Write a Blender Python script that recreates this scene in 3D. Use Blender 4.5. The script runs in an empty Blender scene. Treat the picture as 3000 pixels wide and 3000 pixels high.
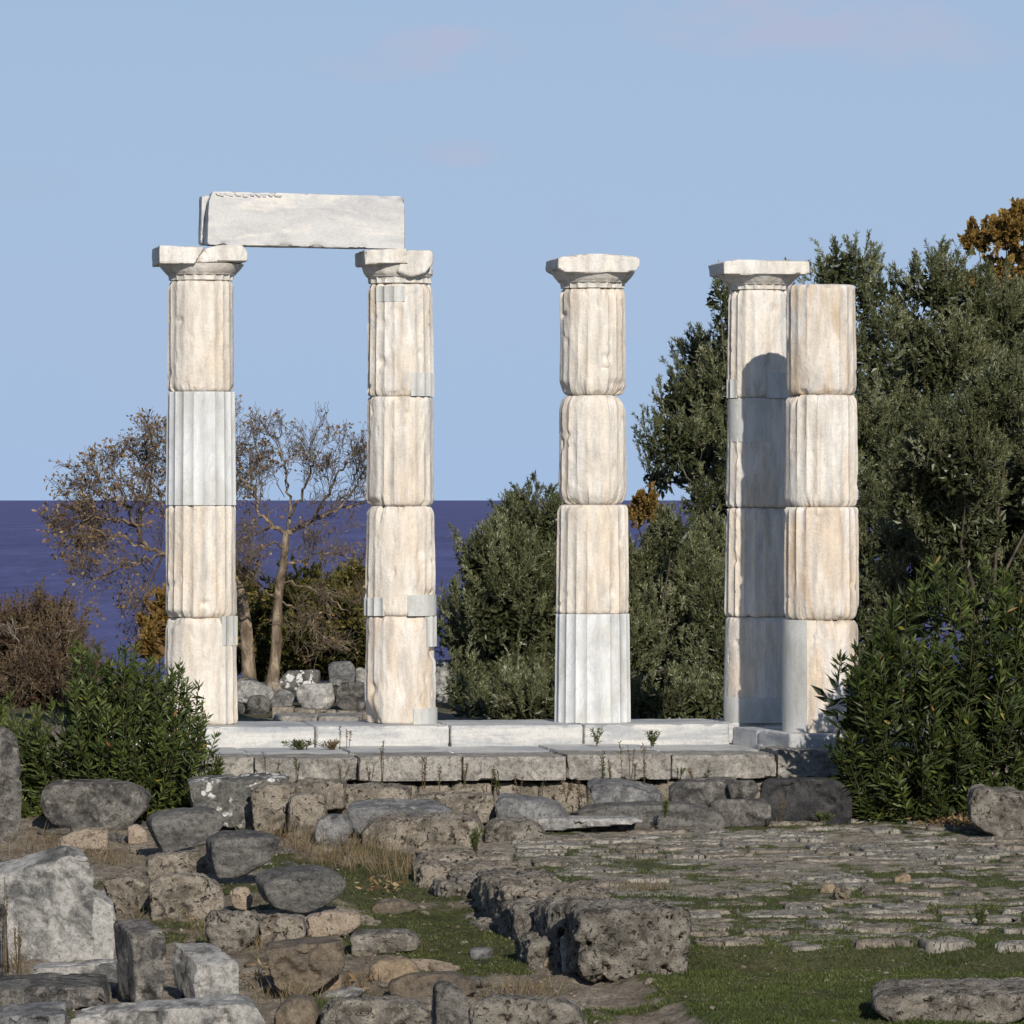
import bpy, bmesh, math, random
import numpy as np
from mathutils import Vector

R = math.radians
scene = bpy.context.scene
COL = scene.collection
rng = np.random.default_rng(7)
random.seed(7)

# ---------------------------------------------------------------- camera
F = 16240.0            # focal length in photograph pixels (3000 wide)
ZC = 3.95              # eye height above the terrace
HY = 1463.0            # horizon row in the photograph
cam_d = bpy.data.cameras.new('camera')
cam_d.sensor_width = 36.0
cam_d.lens = 36.0 * F / 3000.0
cam_d.shift_y = -(1500.0 - HY) / 3000.0
cam_d.clip_start = 0.5
cam_d.clip_end = 400000.0
cam = bpy.data.objects.new('camera', cam_d)
cam.location = (0, 0, ZC)
cam.rotation_euler = (R(90), 0, 0)
COL.objects.link(cam)
scene.camera = cam

# ---------------------------------------------------------------- light
SUN_EL, SUN_AZ = 23.5, 12.0          # behind the viewer, a little to the right
sd = bpy.data.lights.new('sun', 'SUN')
sd.energy = 4.6
sd.angle = R(0.5)
sd.color = (1.0, 0.925, 0.82)
sun = bpy.data.objects.new('sun', sd)
to_sun = Vector((math.sin(R(SUN_AZ)) * math.cos(R(SUN_EL)), -math.cos(R(SUN_AZ)) * math.cos(R(SUN_EL)), math.sin(R(SUN_EL))))
sun.rotation_euler = to_sun.to_track_quat('Z', 'Y').to_euler()
sun.location = (20, -20, 40)
COL.objects.link(sun)

world = bpy.data.worlds.new('World')
scene.world = world
world.use_nodes = True
wt = world.node_tree
wt.nodes.clear()


def wn(t, **k):
    n = wt.nodes.new(t)
    for a, b in k.items():
        setattr(n, a, b)
    return n


def wl(a, b):
    wt.links.new(a, b)


def wmath(op, a, b=None, c=None):
    n = wn('ShaderNodeMath', operation=op)
    for i, v in enumerate((a, b, c)):
        if v is None:
            continue
        if isinstance(v, (int, float)):
            n.inputs[i].default_value = v
        else:
            wl(v, n.inputs[i])
    return n.outputs[0]


out = wn('ShaderNodeOutputWorld')
bg = wn('ShaderNodeBackground')
bg.inputs[1].default_value = 0.060
sky = wn('ShaderNodeTexSky', sky_type='NISHITA', sun_disc=False)
sky.sun_elevation = R(SUN_EL)
sky.sun_rotation = R(180 - SUN_AZ)
sky.altitude = 60
sky.air_density = 1.0
sky.dust_density = 0.3
sky.ozone_density = 1.5
tint = wn('ShaderNodeMix', data_type='RGBA', blend_type='MULTIPLY')
tint.inputs['Factor'].default_value = 1.0
wl(sky.outputs[0], tint.inputs['A'])
tint.inputs['B'].default_value = (0.85, 0.93, 1.12, 1)
# faint violet clouds, laid out by direction
tc = wn('ShaderNodeTexCoord')
sep = wn('ShaderNodeSeparateXYZ')
wl(tc.outputs['Generated'], sep.inputs[0])
yy = wmath('MAXIMUM', wmath('ABSOLUTE', sep.outputs[1]), 0.02)
u = wmath('DIVIDE', sep.outputs[0], yy)
v = wmath('DIVIDE', sep.outputs[2], yy)
cmb = wn('ShaderNodeCombineXYZ')
wl(wmath('MULTIPLY', u, 1.0), cmb.inputs[0])
wl(wmath('MULTIPLY', v, 2.0), cmb.inputs[1])
nz = wn('ShaderNodeTexNoise')
nz.inputs['Scale'].default_value = 55.0
nz.inputs['Detail'].default_value = 6.0
nz.inputs['Roughness'].default_value = 0.55
wl(cmb.outputs[0], nz.inputs['Vector'])
nz2 = wn('ShaderNodeTexNoise')
nz2.inputs['Scale'].default_value = 14.0
nz2.inputs['Detail'].default_value = 5.0
wl(cmb.outputs[0], nz2.inputs['Vector'])
mask = None
for (px, py, rx, ry, st) in ((1295, 150, 200, 66, 1.25), (1150, 195, 230, 40, 0.7), (2330, 60, 440, 95, 1.25), (2680, 130, 260, 80, 0.95),
                             (1350, 450, 110, 38, 0.6), (1145, 430, 60, 28, 0.5), (60, 540, 160, 50, 0.2)):
    du = wmath('DIVIDE', wmath('SUBTRACT', u, (px - 1500) / F), rx / F)
    dv = wmath('DIVIDE', wmath('SUBTRACT', v, (HY - py) / F), ry / F)
    d2 = wmath('ADD', wmath('MULTIPLY', du, du), wmath('MULTIPLY', dv, dv))
    m = wmath('MULTIPLY', wmath('MAXIMUM', wmath('SUBTRACT', 1.0, wmath('MULTIPLY', d2, 0.55)), 0.0), st)
    mask = m if mask is None else wmath('MAXIMUM', mask, m)
body = wmath('MULTIPLY', mask, wmath('MULTIPLY_ADD', nz.outputs[0], 4.2, -1.35))
veil = wmath('MULTIPLY', wmath('MAXIMUM', wmath('SUBTRACT', nz2.outputs[0], 0.56), 0.0), 0.9)
cl = wmath('MINIMUM', wmath('MAXIMUM', wmath('ADD', body, veil), 0.0), 1.0)
cl = wmath('MULTIPLY', cl, 0.9)
cm = wn('ShaderNodeMix', data_type='RGBA')
wl(cl, cm.inputs['Factor'])
# even, milky blue air low over the horizon, the clear sky above it
hz = wmath('POWER', 2.718, wmath('MULTIPLY', wmath('MAXIMUM', sep.outputs[2], 0.0), -3.2))
hm = wn('ShaderNodeMix', data_type='RGBA')
wl(hz, hm.inputs['Factor'])
wl(tint.outputs['Result'], hm.inputs['A'])
hm.inputs['B'].default_value = (6.25, 8.6, 12.45, 1)
wl(hm.outputs['Result'], cm.inputs['A'])
cm.inputs['B'].default_value = (7.25, 8.25, 11.1, 1)
wl(cm.outputs['Result'], bg.inputs[0])
wl(bg.outputs[0], out.inputs[0])

scene.view_settings.view_transform = 'Standard'
scene.view_settings.look = 'None'
scene.view_settings.exposure = 0.0
scene.view_settings.gamma = 1.0
scene.view_settings.use_curve_mapping = False
scene.cycles.max_bounces = 6
scene.cycles.transparent_max_bounces = 4
scene.cycles.use_denoising = True


# ---------------------------------------------------------------- helpers
def P(px, py, d):
    """photograph pixel at distance d -> world point"""
    return np.array(((px - 1500.0) * d / F, d, ZC - (py - HY) * d / F))


def X(px, d):
    return (px - 1500.0) * d / F


def Z(py, d):
    return ZC - (py - HY) * d / F


_perm = np.random.default_rng(11).permutation(256).astype(np.int64)
_perm = np.concatenate([_perm, _perm, _perm])
_g3 = np.random.default_rng(12).normal(size=(256, 3))
_g3 /= np.linalg.norm(_g3, axis=1)[:, None]


def perlin(p):
    """gradient noise, p is (n,3); about -0.7..0.7"""
    p = np.asarray(p, float)
    i = np.floor(p).astype(np.int64)
    f = p - i
    i &= 255
    w = f * f * f * (f * (f * 6 - 15) + 10)
    tot = np.zeros(len(p))
    for dx in (0, 1):
        wx = w[:, 0] if dx else 1 - w[:, 0]
        for dy in (0, 1):
            wy = w[:, 1] if dy else 1 - w[:, 1]
            for dz in (0, 1):
                wz = w[:, 2] if dz else 1 - w[:, 2]
                h = _perm[_perm[_perm[i[:, 0] + dx] + i[:, 1] + dy] + i[:, 2] + dz]
                g = _g3[h]
                dot = g[:, 0] * (f[:, 0] - dx) + g[:, 1] * (f[:, 1] - dy) + g[:, 2] * (f[:, 2] - dz)
                tot += wx * wy * wz * dot
    return tot


def fbm(p, sc, octv=4, gain=0.5, seed=0.0):
    p = np.asarray(p, float) * sc + seed * 17.31
    a, t, n = 1.0, 0.0, 0.0
    for _ in range(octv):
        t = t + a * perlin(p)
        n += a
        a *= gain
        p = p * 2.03 + 5.7
    return t / n * 1.6


def sstep(a, b, x):
    t = np.clip((x - a) / (b - a), 0, 1)
    return t * t * (3 - 2 * t)


def new_mesh(name, V, Fc, mats=None, smooth=True, sharp=None, attr=None):
    """numpy mesh; Fc is an (n,3) or (n,4) array or a list of such"""
    V = np.asarray(V, np.float32)
    if not isinstance(Fc, (list, tuple)):
        Fc = [Fc]
    me = bpy.data.meshes.new(name)
    me.vertices.add(len(V))
    me.vertices.foreach_set('co', V.ravel())
    idx = np.concatenate([np.asarray(f, np.int32).ravel() for f in Fc])
    tot = np.concatenate([np.full(len(f), np.asarray(f).shape[1], np.int32) for f in Fc])
    start = np.concatenate([[0], np.cumsum(tot)[:-1]]).astype(np.int32)
    me.loops.add(len(idx))
    me.loops.foreach_set('vertex_index', idx)
    me.polygons.add(len(tot))
    me.polygons.foreach_set('loop_start', start)
    me.polygons.foreach_set('loop_total', tot)
    me.polygons.foreach_set('use_smooth', np.full(len(tot), smooth, bool))
    if attr is not None:
        for k, a in attr.items():
            at = me.attributes.new(k, 'FLOAT', 'POINT')
            at.data.foreach_set('value', np.asarray(a, np.float32))
    me.update(calc_edges=True)
    if sharp is not None:
        me.set_sharp_from_angle(angle=R(sharp))
    if mats is not None:
        me.materials.append(mats)
    return me


def add(name, me, parent=None, loc=(0, 0, 0)):
    o = bpy.data.objects.new(name, me)
    COL.objects.link(o)
    o.location = loc
    if parent is not None:
        o.parent = parent
    return o


def tag(o, label=None, cat=None, group=None, kind=None):
    if label:
        o['label'] = label
    if cat:
        o['category'] = cat
    if group:
        o['group'] = group
    if kind:
        o['kind'] = kind
    return o


def thing(name, loc, label, cat, group=None, kind='thing'):
    o = bpy.data.objects.new(name, None)
    COL.objects.link(o)
    o.location = loc
    o.empty_display_size = 0.2
    return tag(o, label, cat, group, kind)


def put(name, V, Fc, mat, parent=None, origin=None, **k):
    """world-space vertices -> object with its origin at `origin` (default: bottom centre)"""
    V = np.asarray(V, float)
    if origin is None:
        lo, hi = V.min(0), V.max(0)
        origin = np.array(((lo[0] + hi[0]) / 2, (lo[1] + hi[1]) / 2, lo[2]))
    origin = np.asarray(origin, float)
    me = new_mesh(name, V - origin, Fc, mat, **k)
    pl = np.array(parent.location) if parent is not None else np.zeros(3)
    if parent is not None and parent.parent is not None:
        pl = pl + np.array(parent.parent.location)
    return add(name, me, parent, origin - pl)


# ---------------------------------------------------------------- materials
class NT:
    def __init__(self, name):
        m = bpy.data.materials.new(name)
        m.use_nodes = True
        self.m, self.t = m, m.node_tree
        self.t.nodes.clear()
        self.out = self.n('ShaderNodeOutputMaterial')
        self.b = self.n('ShaderNodeBsdfPrincipled')
        self.l(self.b.outputs[0], self.out.inputs[0])

    def n(self, t, **k):
        n = self.t.nodes.new(t)
        for a, b in k.items():
            setattr(n, a, b)
        return n

    def l(self, a, b):
        self.t.links.new(a, b)

    def val(self, sock, v):
        if isinstance(v, (int, float)):
            sock.default_value = v
        elif isinstance(v, tuple):
            sock.default_value = v if len(v) == len(sock.default_value) else (*v, 1)
        else:
            self.l(v, sock)

    def coord(self, kind='Object', scale=(1, 1, 1), rand=True, rot=(0, 0, 0)):
        tcn = self.n('ShaderNodeTexCoord')
        mp = self.n('ShaderNodeMapping')
        mp.inputs['Scale'].default_value = scale
        mp.inputs['Rotation'].default_value = rot
        self.l(tcn.outputs[kind], mp.inputs[0])
        if rand:
            oi = self.n('ShaderNodeObjectInfo')
            mu = self.n('ShaderNodeMath', operation='MULTIPLY')
            self.l(oi.outputs['Random'], mu.inputs[0])
            mu.inputs[1].default_value = 53.0
            cb = self.n('ShaderNodeCombineXYZ')
            for k in range(3):
                self.l(mu.outputs[0], cb.inputs[k])
            self.l(cb.outputs[0], mp.inputs['Location'])
        return mp.outputs[0]

    def noise(self, vec, scale, detail=5, rough=0.55, dist=0.0):
        n = self.n('ShaderNodeTexNoise')
        self.l(vec, n.inputs['Vector'])
        n.inputs['Scale'].default_value = scale
        n.inputs['Detail'].default_value = detail
        n.inputs['Roughness'].default_value = rough
        n.inputs['Distortion'].default_value = dist
        return n.outputs[0]

    def voro(self, vec, scale, feature='F1'):
        n = self.n('ShaderNodeTexVoronoi', feature=feature)
        self.l(vec, n.inputs['Vector'])
        n.inputs['Scale'].default_value = scale
        return n.outputs['Distance']

    def ramp(self, fac, stops):
        n = self.n('ShaderNodeValToRGB')
        e = n.color_ramp.elements
        while len(e) < len(stops):
            e.new(0.5)
        for k, (p, c) in enumerate(stops):
            e[k].position = p
            e[k].color = (*c, 1) if isinstance(c, tuple) else (c, c, c, 1)
        self.l(fac, n.inputs[0])
        return n.outputs[0]

    def mix(self, fac, a, b, mode='MIX'):
        n = self.n('ShaderNodeMix', data_type='RGBA', blend_type=mode)
        self.val(n.inputs['Factor'], fac)
        self.val(n.inputs['A'], a)
        self.val(n.inputs['B'], b)
        return n.outputs['Result']

    def math(self, op, a, b=0.0, c=None):
        n = self.n('ShaderNodeMath', operation=op)
        self.val(n.inputs[0], a)
        self.val(n.inputs[1], b)
        if c is not None:
            self.val(n.inputs[2], c)
        return n.outputs[0]

    def bump(self, h, strength=0.5, dist=0.02, prev=None):
        n = self.n('ShaderNodeBump')
        n.inputs['Strength'].default_value = strength
        n.inputs['Distance'].default_value = dist
        self.l(h, n.inputs['Height'])
        if prev is not None:
            self.l(prev, n.inputs['Normal'])
        return n.outputs[0]

    def done(self, color, rough=0.85, normal=None, spec=0.3):
        self.val(self.b.inputs['Base Color'], color)
        self.val(self.b.inputs['Roughness'], rough)
        self.b.inputs['Specular IOR Level'].default_value = spec
        if normal is not None:
            self.l(normal, self.b.inputs['Normal'])
        return self.m


def mat_marble(name, pale, warm, grey, warm_amt=0.5, grey_amt=0.5, bump=0.5):
    k = NT(name)
    c = k.coord()
    cs = k.coord(scale=(1.0, 1.0, 0.22))          # streaks run down the shaft
    a = k.noise(cs, 3.2, 5, 0.6, 0.6)
    b = k.noise(cs, 9.0, 4, 0.6)
    w = k.ramp(a, [(0.40, 0.0), (0.62, warm_amt)])
    g = k.ramp(k.noise(cs, 5.0, 6, 0.62, 1.2), [(0.50, 0.0), (0.72, grey_amt)])
    col = k.mix(w, pale, warm)
    col = k.mix(g, col, grey)
    sp = k.ramp(b, [(0.30, 0.72), (0.58, 1.0)])
    col = k.mix(1.0, col, sp, 'MULTIPLY')
    fine = k.noise(c, 60.0, 4, 0.65)
    col = k.mix(1.0, col, k.ramp(fine, [(0.28, 0.74), (0.5, 1.0)]), 'MULTIPLY')
    pit = k.ramp(k.voro(c, 22.0), [(0.06, 0.62), (0.17, 1.0)])
    pm = k.ramp(k.noise(c, 4.0, 3), [(0.52, 0.0), (0.64, 1.0)])
    col = k.mix(pm, col, k.mix(1.0, col, pit, 'MULTIPLY'))
    n = k.bump(k.noise(c, 11.0, 6, 0.62), bump, 0.035)
    n = k.bump(fine, bump * 0.9, 0.010, n)
    return k.done(col, 0.75, n, 0.3)


def mat_newmarble(name, pale, grey, vein=0.0):
    k = NT(name)
    c = k.coord()
    cs = k.coord(scale=(1.0, 1.0, 0.10))
    a = k.noise(cs, 7.0, 5, 0.6, 0.5)
    col = k.mix(k.ramp(a, [(0.35, 0.0), (0.68, 1.0)]), pale, grey)
    d1 = k.noise(k.coord(scale=(1.0, 1.0, 0.35)), 2.3, 4, 0.6, 2.0)
    col = k.mix(k.ramp(k.math('ABSOLUTE', k.math('SUBTRACT', d1, 0.5)), [(0.0, vein), (0.035, 0.0)]), col, (grey[0] * 0.72, grey[1] * 0.73, grey[2] * 0.76))
    st = k.noise(k.coord(scale=(1.0, 1.0, 0.5)), 3.1, 5, 0.6)
    col = k.mix(1.0, col, k.ramp(st, [(0.36, (0.80, 0.79, 0.76)), (0.56, (1.0, 1.0, 1.0))]), 'MULTIPLY')
    f = k.noise(c, 70.0, 4, 0.65)
    col = k.mix(1.0, col, k.ramp(f, [(0.3, 0.84), (0.55, 1.0)]), 'MULTIPLY')
    n = k.bump(f, 0.5, 0.008)
    return k.done(col, 0.65, n, 0.3)


def mat_stone(name, base, dark, light, dk=(0.42, 0.62), lt=(0.60, 0.74), scale=1.0, bump=0.6, spots=0.0, spotcol=(0.75, 0.75, 0.72),
              streak=(1, 1, 1), fine_c=0.62, vein=False, mottle=1.0, rot=(0, 0, 0)):
    """weathered stone: body colour, dark lichen areas, paler fresh areas, optional white lichen spots"""
    k = NT(name)
    c = k.coord()
    cs = k.coord(scale=streak, rot=rot)
    a = k.noise(cs, 2.6 * scale, 7, 0.62, 0.7)
    b = k.noise(cs, 4.3 * scale, 7, 0.66, 0.4)
    col = k.mix(k.ramp(a, [(dk[0], 1.0), (dk[1], 0.0)]), base, dark)
    col = k.mix(k.ramp(b, [(lt[0], 0.0), (lt[1], 0.9)]), col, light)
    fine = k.noise(c, 45.0, 5, 0.7)
    col = k.mix(1.0, col, k.ramp(fine, [(0.30, fine_c), (0.52, 1.0), (0.72, 1.0)]), 'MULTIPLY')
    mid = k.noise(c, 15.0, 6, 0.72, 0.3)
    mlo = 1.0 - (1.0 - fine_c) * 0.9
    col = k.mix(1.0, col, k.ramp(mid, [(0.34, 1.0 - (1.0 - mlo * 0.8) * mottle), (0.50, 1.0), (0.66, 1.0 + 0.22 * mottle)]), 'MULTIPLY')
    speck = k.noise(c, 95.0, 2, 0.5)
    col = k.mix(k.ramp(speck, [(0.62, 0.0), (0.72, 0.35)]), col, light)
    if vein:
        vv = k.noise(k.coord(scale=(1.0, 1.0, 1.0)), 1.1, 3, 0.5, 1.5)
        vd = k.math('ABSOLUTE', k.math('SUBTRACT', vv, 0.5))
        col = k.mix(k.ramp(vd, [(0.0, 0.55), (0.05, 0.0)]), col, light)
    if spots:
        wv = k.n('ShaderNodeTexNoise')
        wv.inputs['Scale'].default_value = 9.0
        wv.inputs['Detail'].default_value = 4.0
        k.l(c, wv.inputs['Vector'])
        av = k.n('ShaderNodeMix', data_type='RGBA', blend_type='ADD')
        av.inputs['Factor'].default_value = 0.22
        k.l(c, av.inputs['A'])
        k.l(wv.outputs['Color'], av.inputs['B'])
        vo = k.voro(av.outputs['Result'], 9.0)
        mk = k.noise(c, 3.0, 3, 0.5)
        s = k.math('MULTIPLY', k.ramp(vo, [(0.36, 1.0), (0.46, 0.0)]), k.ramp(mk, [(0.49, 0.0), (0.54, spots)]))
        col = k.mix(s, col, spotcol)
    n = k.bump(k.noise(c, 8.0 * scale, 7, 0.68), bump, 0.06)
    n = k.bump(mid, bump * mottle, 0.05, n)
    n = k.bump(fine, bump, 0.02, n)
    return k.done(col, 0.9, n, 0.2)


def mat_poros(name, base, dark, light, pit=(0.05, 0.042, 0.034)):
    k = NT(name)
    c = k.coord()
    a = k.noise(c, 3.0, 7, 0.66, 0.5)
    col = k.mix(k.ramp(a, [(0.38, 1.0), (0.58, 0.0)]), base, dark)
    b = k.noise(c, 7.0, 7, 0.7, 0.3)
    col = k.mix(k.ramp(b, [(0.53, 0.0), (0.70, 0.85)]), col, light)
    v1 = k.noise(c, 13.0, 3, 0.6, 0.8)
    pm = k.noise(c, 34.0, 3, 0.6)
    hole = k.math('MAXIMUM', k.ramp(v1, [(0.33, 1.0), (0.41, 0.0)]), k.ramp(pm, [(0.29, 0.8), (0.36, 0.0)]))
    col = k.mix(hole, col, pit)
    fine = k.noise(c, 50.0, 5, 0.72)
    col = k.mix(1.0, col, k.ramp(fine, [(0.30, 0.5), (0.54, 1.0)]), 'MULTIPLY')
    h = k.math('SUBTRACT', k.math('MULTIPLY_ADD', b, 1.0, k.math('MULTIPLY', fine, 0.45)), k.math('MULTIPLY', hole, 0.5))
    n = k.bump(h, 0.9, 0.07)
    return k.done(col, 0.95, n, 0.1)


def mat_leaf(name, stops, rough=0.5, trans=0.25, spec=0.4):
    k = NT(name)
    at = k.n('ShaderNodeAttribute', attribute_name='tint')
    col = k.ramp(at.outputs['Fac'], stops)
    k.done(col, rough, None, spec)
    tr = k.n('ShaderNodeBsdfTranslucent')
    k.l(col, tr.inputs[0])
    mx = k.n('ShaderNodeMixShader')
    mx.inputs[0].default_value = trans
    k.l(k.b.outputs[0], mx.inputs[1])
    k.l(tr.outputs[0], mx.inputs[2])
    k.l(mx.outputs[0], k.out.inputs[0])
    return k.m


def mat_bark(name, base, dark, pale, sc=1.0):
    k = NT(name)
    c = k.coord(scale=(1, 1, 0.45))
    a = k.noise(c, 7.0 * sc, 5, 0.65, 0.8)
    col = k.ramp(a, [(0.34, dark), (0.5, base), (0.66, pale)])
    n = k.bump(k.noise(c, 30.0, 4, 0.6), 0.6, 0.02)
    return k.done(col, 0.9, n, 0.15)


M = {}
M['warm'] = mat_marble('marble_warm', (0.72, 0.675, 0.605), (0.68, 0.565, 0.435), (0.50, 0.485, 0.46), 0.62, 0.5)
M['pale'] = mat_marble('marble_pale', (0.72, 0.69, 0.64), (0.67, 0.56, 0.43), (0.44, 0.44, 0.43), 0.7, 0.7)
M['ochre'] = mat_marble('marble_ochre', (0.73, 0.69, 0.635), (0.61, 0.465, 0.315), (0.48, 0.475, 0.46), 0.85, 0.7)
M['capital'] = mat_marble('marble_capital', (0.72, 0.70, 0.66), (0.66, 0.59, 0.49), (0.42, 0.41, 0.395), 0.5, 0.7)
M['new'] = mat_newmarble('marble_new', (0.68, 0.69, 0.685), (0.57, 0.59, 0.60), 0.35)
M['patch'] = mat_newmarble('marble_patch', (0.60, 0.60, 0.575), (0.48, 0.495, 0.485), 0.3)
M['mortar'] = mat_newmarble('mortar', (0.76, 0.69, 0.60), (0.68, 0.60, 0.50))
M['slab'] = mat_stone('marble_slab', (0.55, 0.545, 0.525), (0.36, 0.375, 0.39), (0.64, 0.615, 0.57), (0.40, 0.60), (0.50, 0.68), 0.9, 0.35, streak=(0.3, 0.3, 2.6), fine_c=0.82, mottle=0.35)
M['beam'] = mat_stone('marble_beam', (0.55, 0.55, 0.545), (0.45, 0.455, 0.465), (0.67, 0.645, 0.60), (0.40, 0.58), (0.52, 0.66), 0.7, 0.3,
                      fine_c=0.85, streak=(0.5, 1, 1.6), mottle=0.15, rot=(0, R(48), 0))
M['step'] = mat_stone('step_stone', (0.42, 0.395, 0.355), (0.26, 0.245, 0.222), (0.54, 0.51, 0.46), (0.40, 0.58), (0.54, 0.72), 1.0, 0.7, fine_c=0.5)
M['grey'] = mat_stone('stone_grey_lichen', (0.235, 0.222, 0.20), (0.085, 0.083, 0.08), (0.44, 0.405, 0.365), (0.42, 0.60), (0.54, 0.70), 1.5, 0.9, fine_c=0.42)
M['greysmooth'] = mat_stone('stone_grey_smooth', (0.20, 0.193, 0.178), (0.095, 0.093, 0.09), (0.30, 0.283, 0.255), (0.38, 0.60), (0.56, 0.76), 1.5, 0.7, fine_c=0.45,
                            streak=(0.35, 0.35, 1.6))
M['spotted'] = mat_stone('stone_white_lichen', (0.215, 0.21, 0.19), (0.10, 0.10, 0.095), (0.36, 0.345, 0.31), (0.38, 0.58), (0.58, 0.76), 1.4, 0.8, fine_c=0.5,
                         spots=1.0)
M['whitish'] = mat_stone('stone_whitish', (0.37, 0.36, 0.34), (0.115, 0.115, 0.112), (0.46, 0.445, 0.415), (0.40, 0.54), (0.52, 0.66), 0.9, 0.5, fine_c=0.6)
M['rear'] = mat_stone('stone_rear', (0.42, 0.41, 0.39), (0.20, 0.20, 0.195), (0.66, 0.63, 0.58), (0.38, 0.58), (0.52, 0.68), 0.9, 0.7)
M['bluish'] = mat_stone('stone_bluish', (0.27, 0.27, 0.268), (0.13, 0.13, 0.132), (0.40, 0.395, 0.38), (0.38, 0.58), (0.54, 0.70), 1.2, 0.7, fine_c=0.5)
M['shadedark'] = mat_stone('stone_dark_shaded', (0.085, 0.083, 0.082), (0.04, 0.04, 0.043), (0.17, 0.162, 0.15), (0.40, 0.60), (0.60, 0.76), 1.0, 0.8)  # dark stone, darkened further to carry the oleander's shade in its colour
M['poros'] = mat_poros('poros_stone', (0.37, 0.325, 0.265), (0.17, 0.15, 0.122), (0.54, 0.485, 0.405))
M['paving'] = mat_poros('poros_paving', (0.43, 0.40, 0.345), (0.22, 0.205, 0.175), (0.58, 0.545, 0.48))
M['porosgrey'] = mat_poros('poros_grey', (0.29, 0.265, 0.225), (0.11, 0.10, 0.087), (0.47, 0.43, 0.37))
M['pink'] = mat_poros('stone_pink', (0.46, 0.37, 0.285), (0.36, 0.30, 0.235), (0.56, 0.47, 0.38), (0.24, 0.19, 0.15))
M['brown'] = mat_stone('stone_brown', (0.21, 0.17, 0.125), (0.12, 0.10, 0.08), (0.33, 0.275, 0.205), (0.38, 0.58), (0.58, 0.76), 1.0, 0.7)
M['tan'] = mat_stone('stone_tan', (0.31, 0.24, 0.16), (0.20, 0.155, 0.11), (0.42, 0.34, 0.24), (0.36, 0.56), (0.58, 0.76), 1.0, 0.6)
M['bark'] = mat_bark('bark', (0.15, 0.115, 0.082), (0.07, 0.052, 0.038), (0.32, 0.26, 0.19))
M['barkpale'] = mat_bark('bark_pale', (0.30, 0.265, 0.225), (0.14, 0.115, 0.09), (0.48, 0.44, 0.39))
M['barkolive'] = mat_bark('bark_olive', (0.10, 0.085, 0.065), (0.045, 0.038, 0.03), (0.17, 0.15, 0.12))
M['stem'] = mat_bark('stem', (0.055, 0.055, 0.025), (0.035, 0.03, 0.018), (0.10, 0.09, 0.045))
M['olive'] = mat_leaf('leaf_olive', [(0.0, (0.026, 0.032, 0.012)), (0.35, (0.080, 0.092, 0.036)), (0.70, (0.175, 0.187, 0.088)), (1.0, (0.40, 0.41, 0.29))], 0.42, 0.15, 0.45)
M['oleander'] = mat_leaf('leaf_oleander', [(0.0, (0.013, 0.020, 0.006)), (0.5, (0.048, 0.070, 0.016)), (0.88, (0.115, 0.150, 0.036)), (0.95, (0.22, 0.20, 0.035)), (1.0, (0.22, 0.09, 0.03))], 0.48, 0.18, 0.35)
M['dryleaf'] = mat_leaf('leaf_dry', [(0.0, (0.11, 0.068, 0.038)), (0.5, (0.22, 0.145, 0.078)), (0.85, (0.33, 0.225, 0.11)), (1.0, (0.44, 0.34, 0.19))], 0.7, 0.3, 0.2)
M['oak'] = mat_leaf('leaf_oak', [(0.0, (0.12, 0.070, 0.022)), (0.5, (0.24, 0.150, 0.040)), (0.85, (0.34, 0.23, 0.06)), (1.0, (0.28, 0.24, 0.07))], 0.6, 0.25, 0.3)
M['brownleaf'] = mat_leaf('leaf_brown', [(0.0, (0.055, 0.035, 0.022)), (0.5, (0.125, 0.085, 0.05)), (0.85, (0.19, 0.135, 0.078)), (1.0, (0.10, 0.11, 0.03))], 0.7, 0.2, 0.2)
M['shrub'] = mat_leaf('leaf_shrub', [(0.0, (0.025, 0.030, 0.010)), (0.4, (0.10, 0.098, 0.024)), (0.75, (0.21, 0.175, 0.045)), (1.0, (0.30, 0.19, 0.07))], 0.55, 0.25, 0.3)
M['grass'] = mat_leaf('grass_blade', [(0.0, (0.030, 0.046, 0.011)), (0.5, (0.072, 0.096, 0.024)), (0.8, (0.125, 0.140, 0.042)), (1.0, (0.28, 0.24, 0.11))], 0.55, 0.25, 0.3)
M['straw'] = mat_leaf('dry_straw', [(0.0, (0.085, 0.055, 0.03)), (0.5, (0.17, 0.125, 0.07)), (0.85, (0.27, 0.215, 0.13)), (1.0, (0.13, 0.13, 0.04))], 0.7, 0.2, 0.2)

YAW = R(8.5)


# ---------------------------------------------------------------- stones by convex hull
def hull_planes(pts, c):
    bm = bmesh.new()
    for p in pts:
        bm.verts.new(tuple(p - c))
    bmesh.ops.convex_hull(bm, input=bm.verts[:])
    bmesh.ops.recalc_face_normals(bm, faces=bm.faces[:])
    N, D = [], []
    for f in bm.faces:
        n = np.array(f.normal)
        d = float(n @ np.array(f.verts[0].co))
        if d < 1e-4 or f.calc_area() < 1e-7:
            continue
        dup = False
        for n2, d2 in zip(N, D):
            if n @ n2 > 0.9995 and abs(d - d2) < 0.004:
                dup = True
                break
        if not dup:
            N.append(n)
            D.append(d)
    bm.free()
    return np.array(N), np.array(D)


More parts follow.
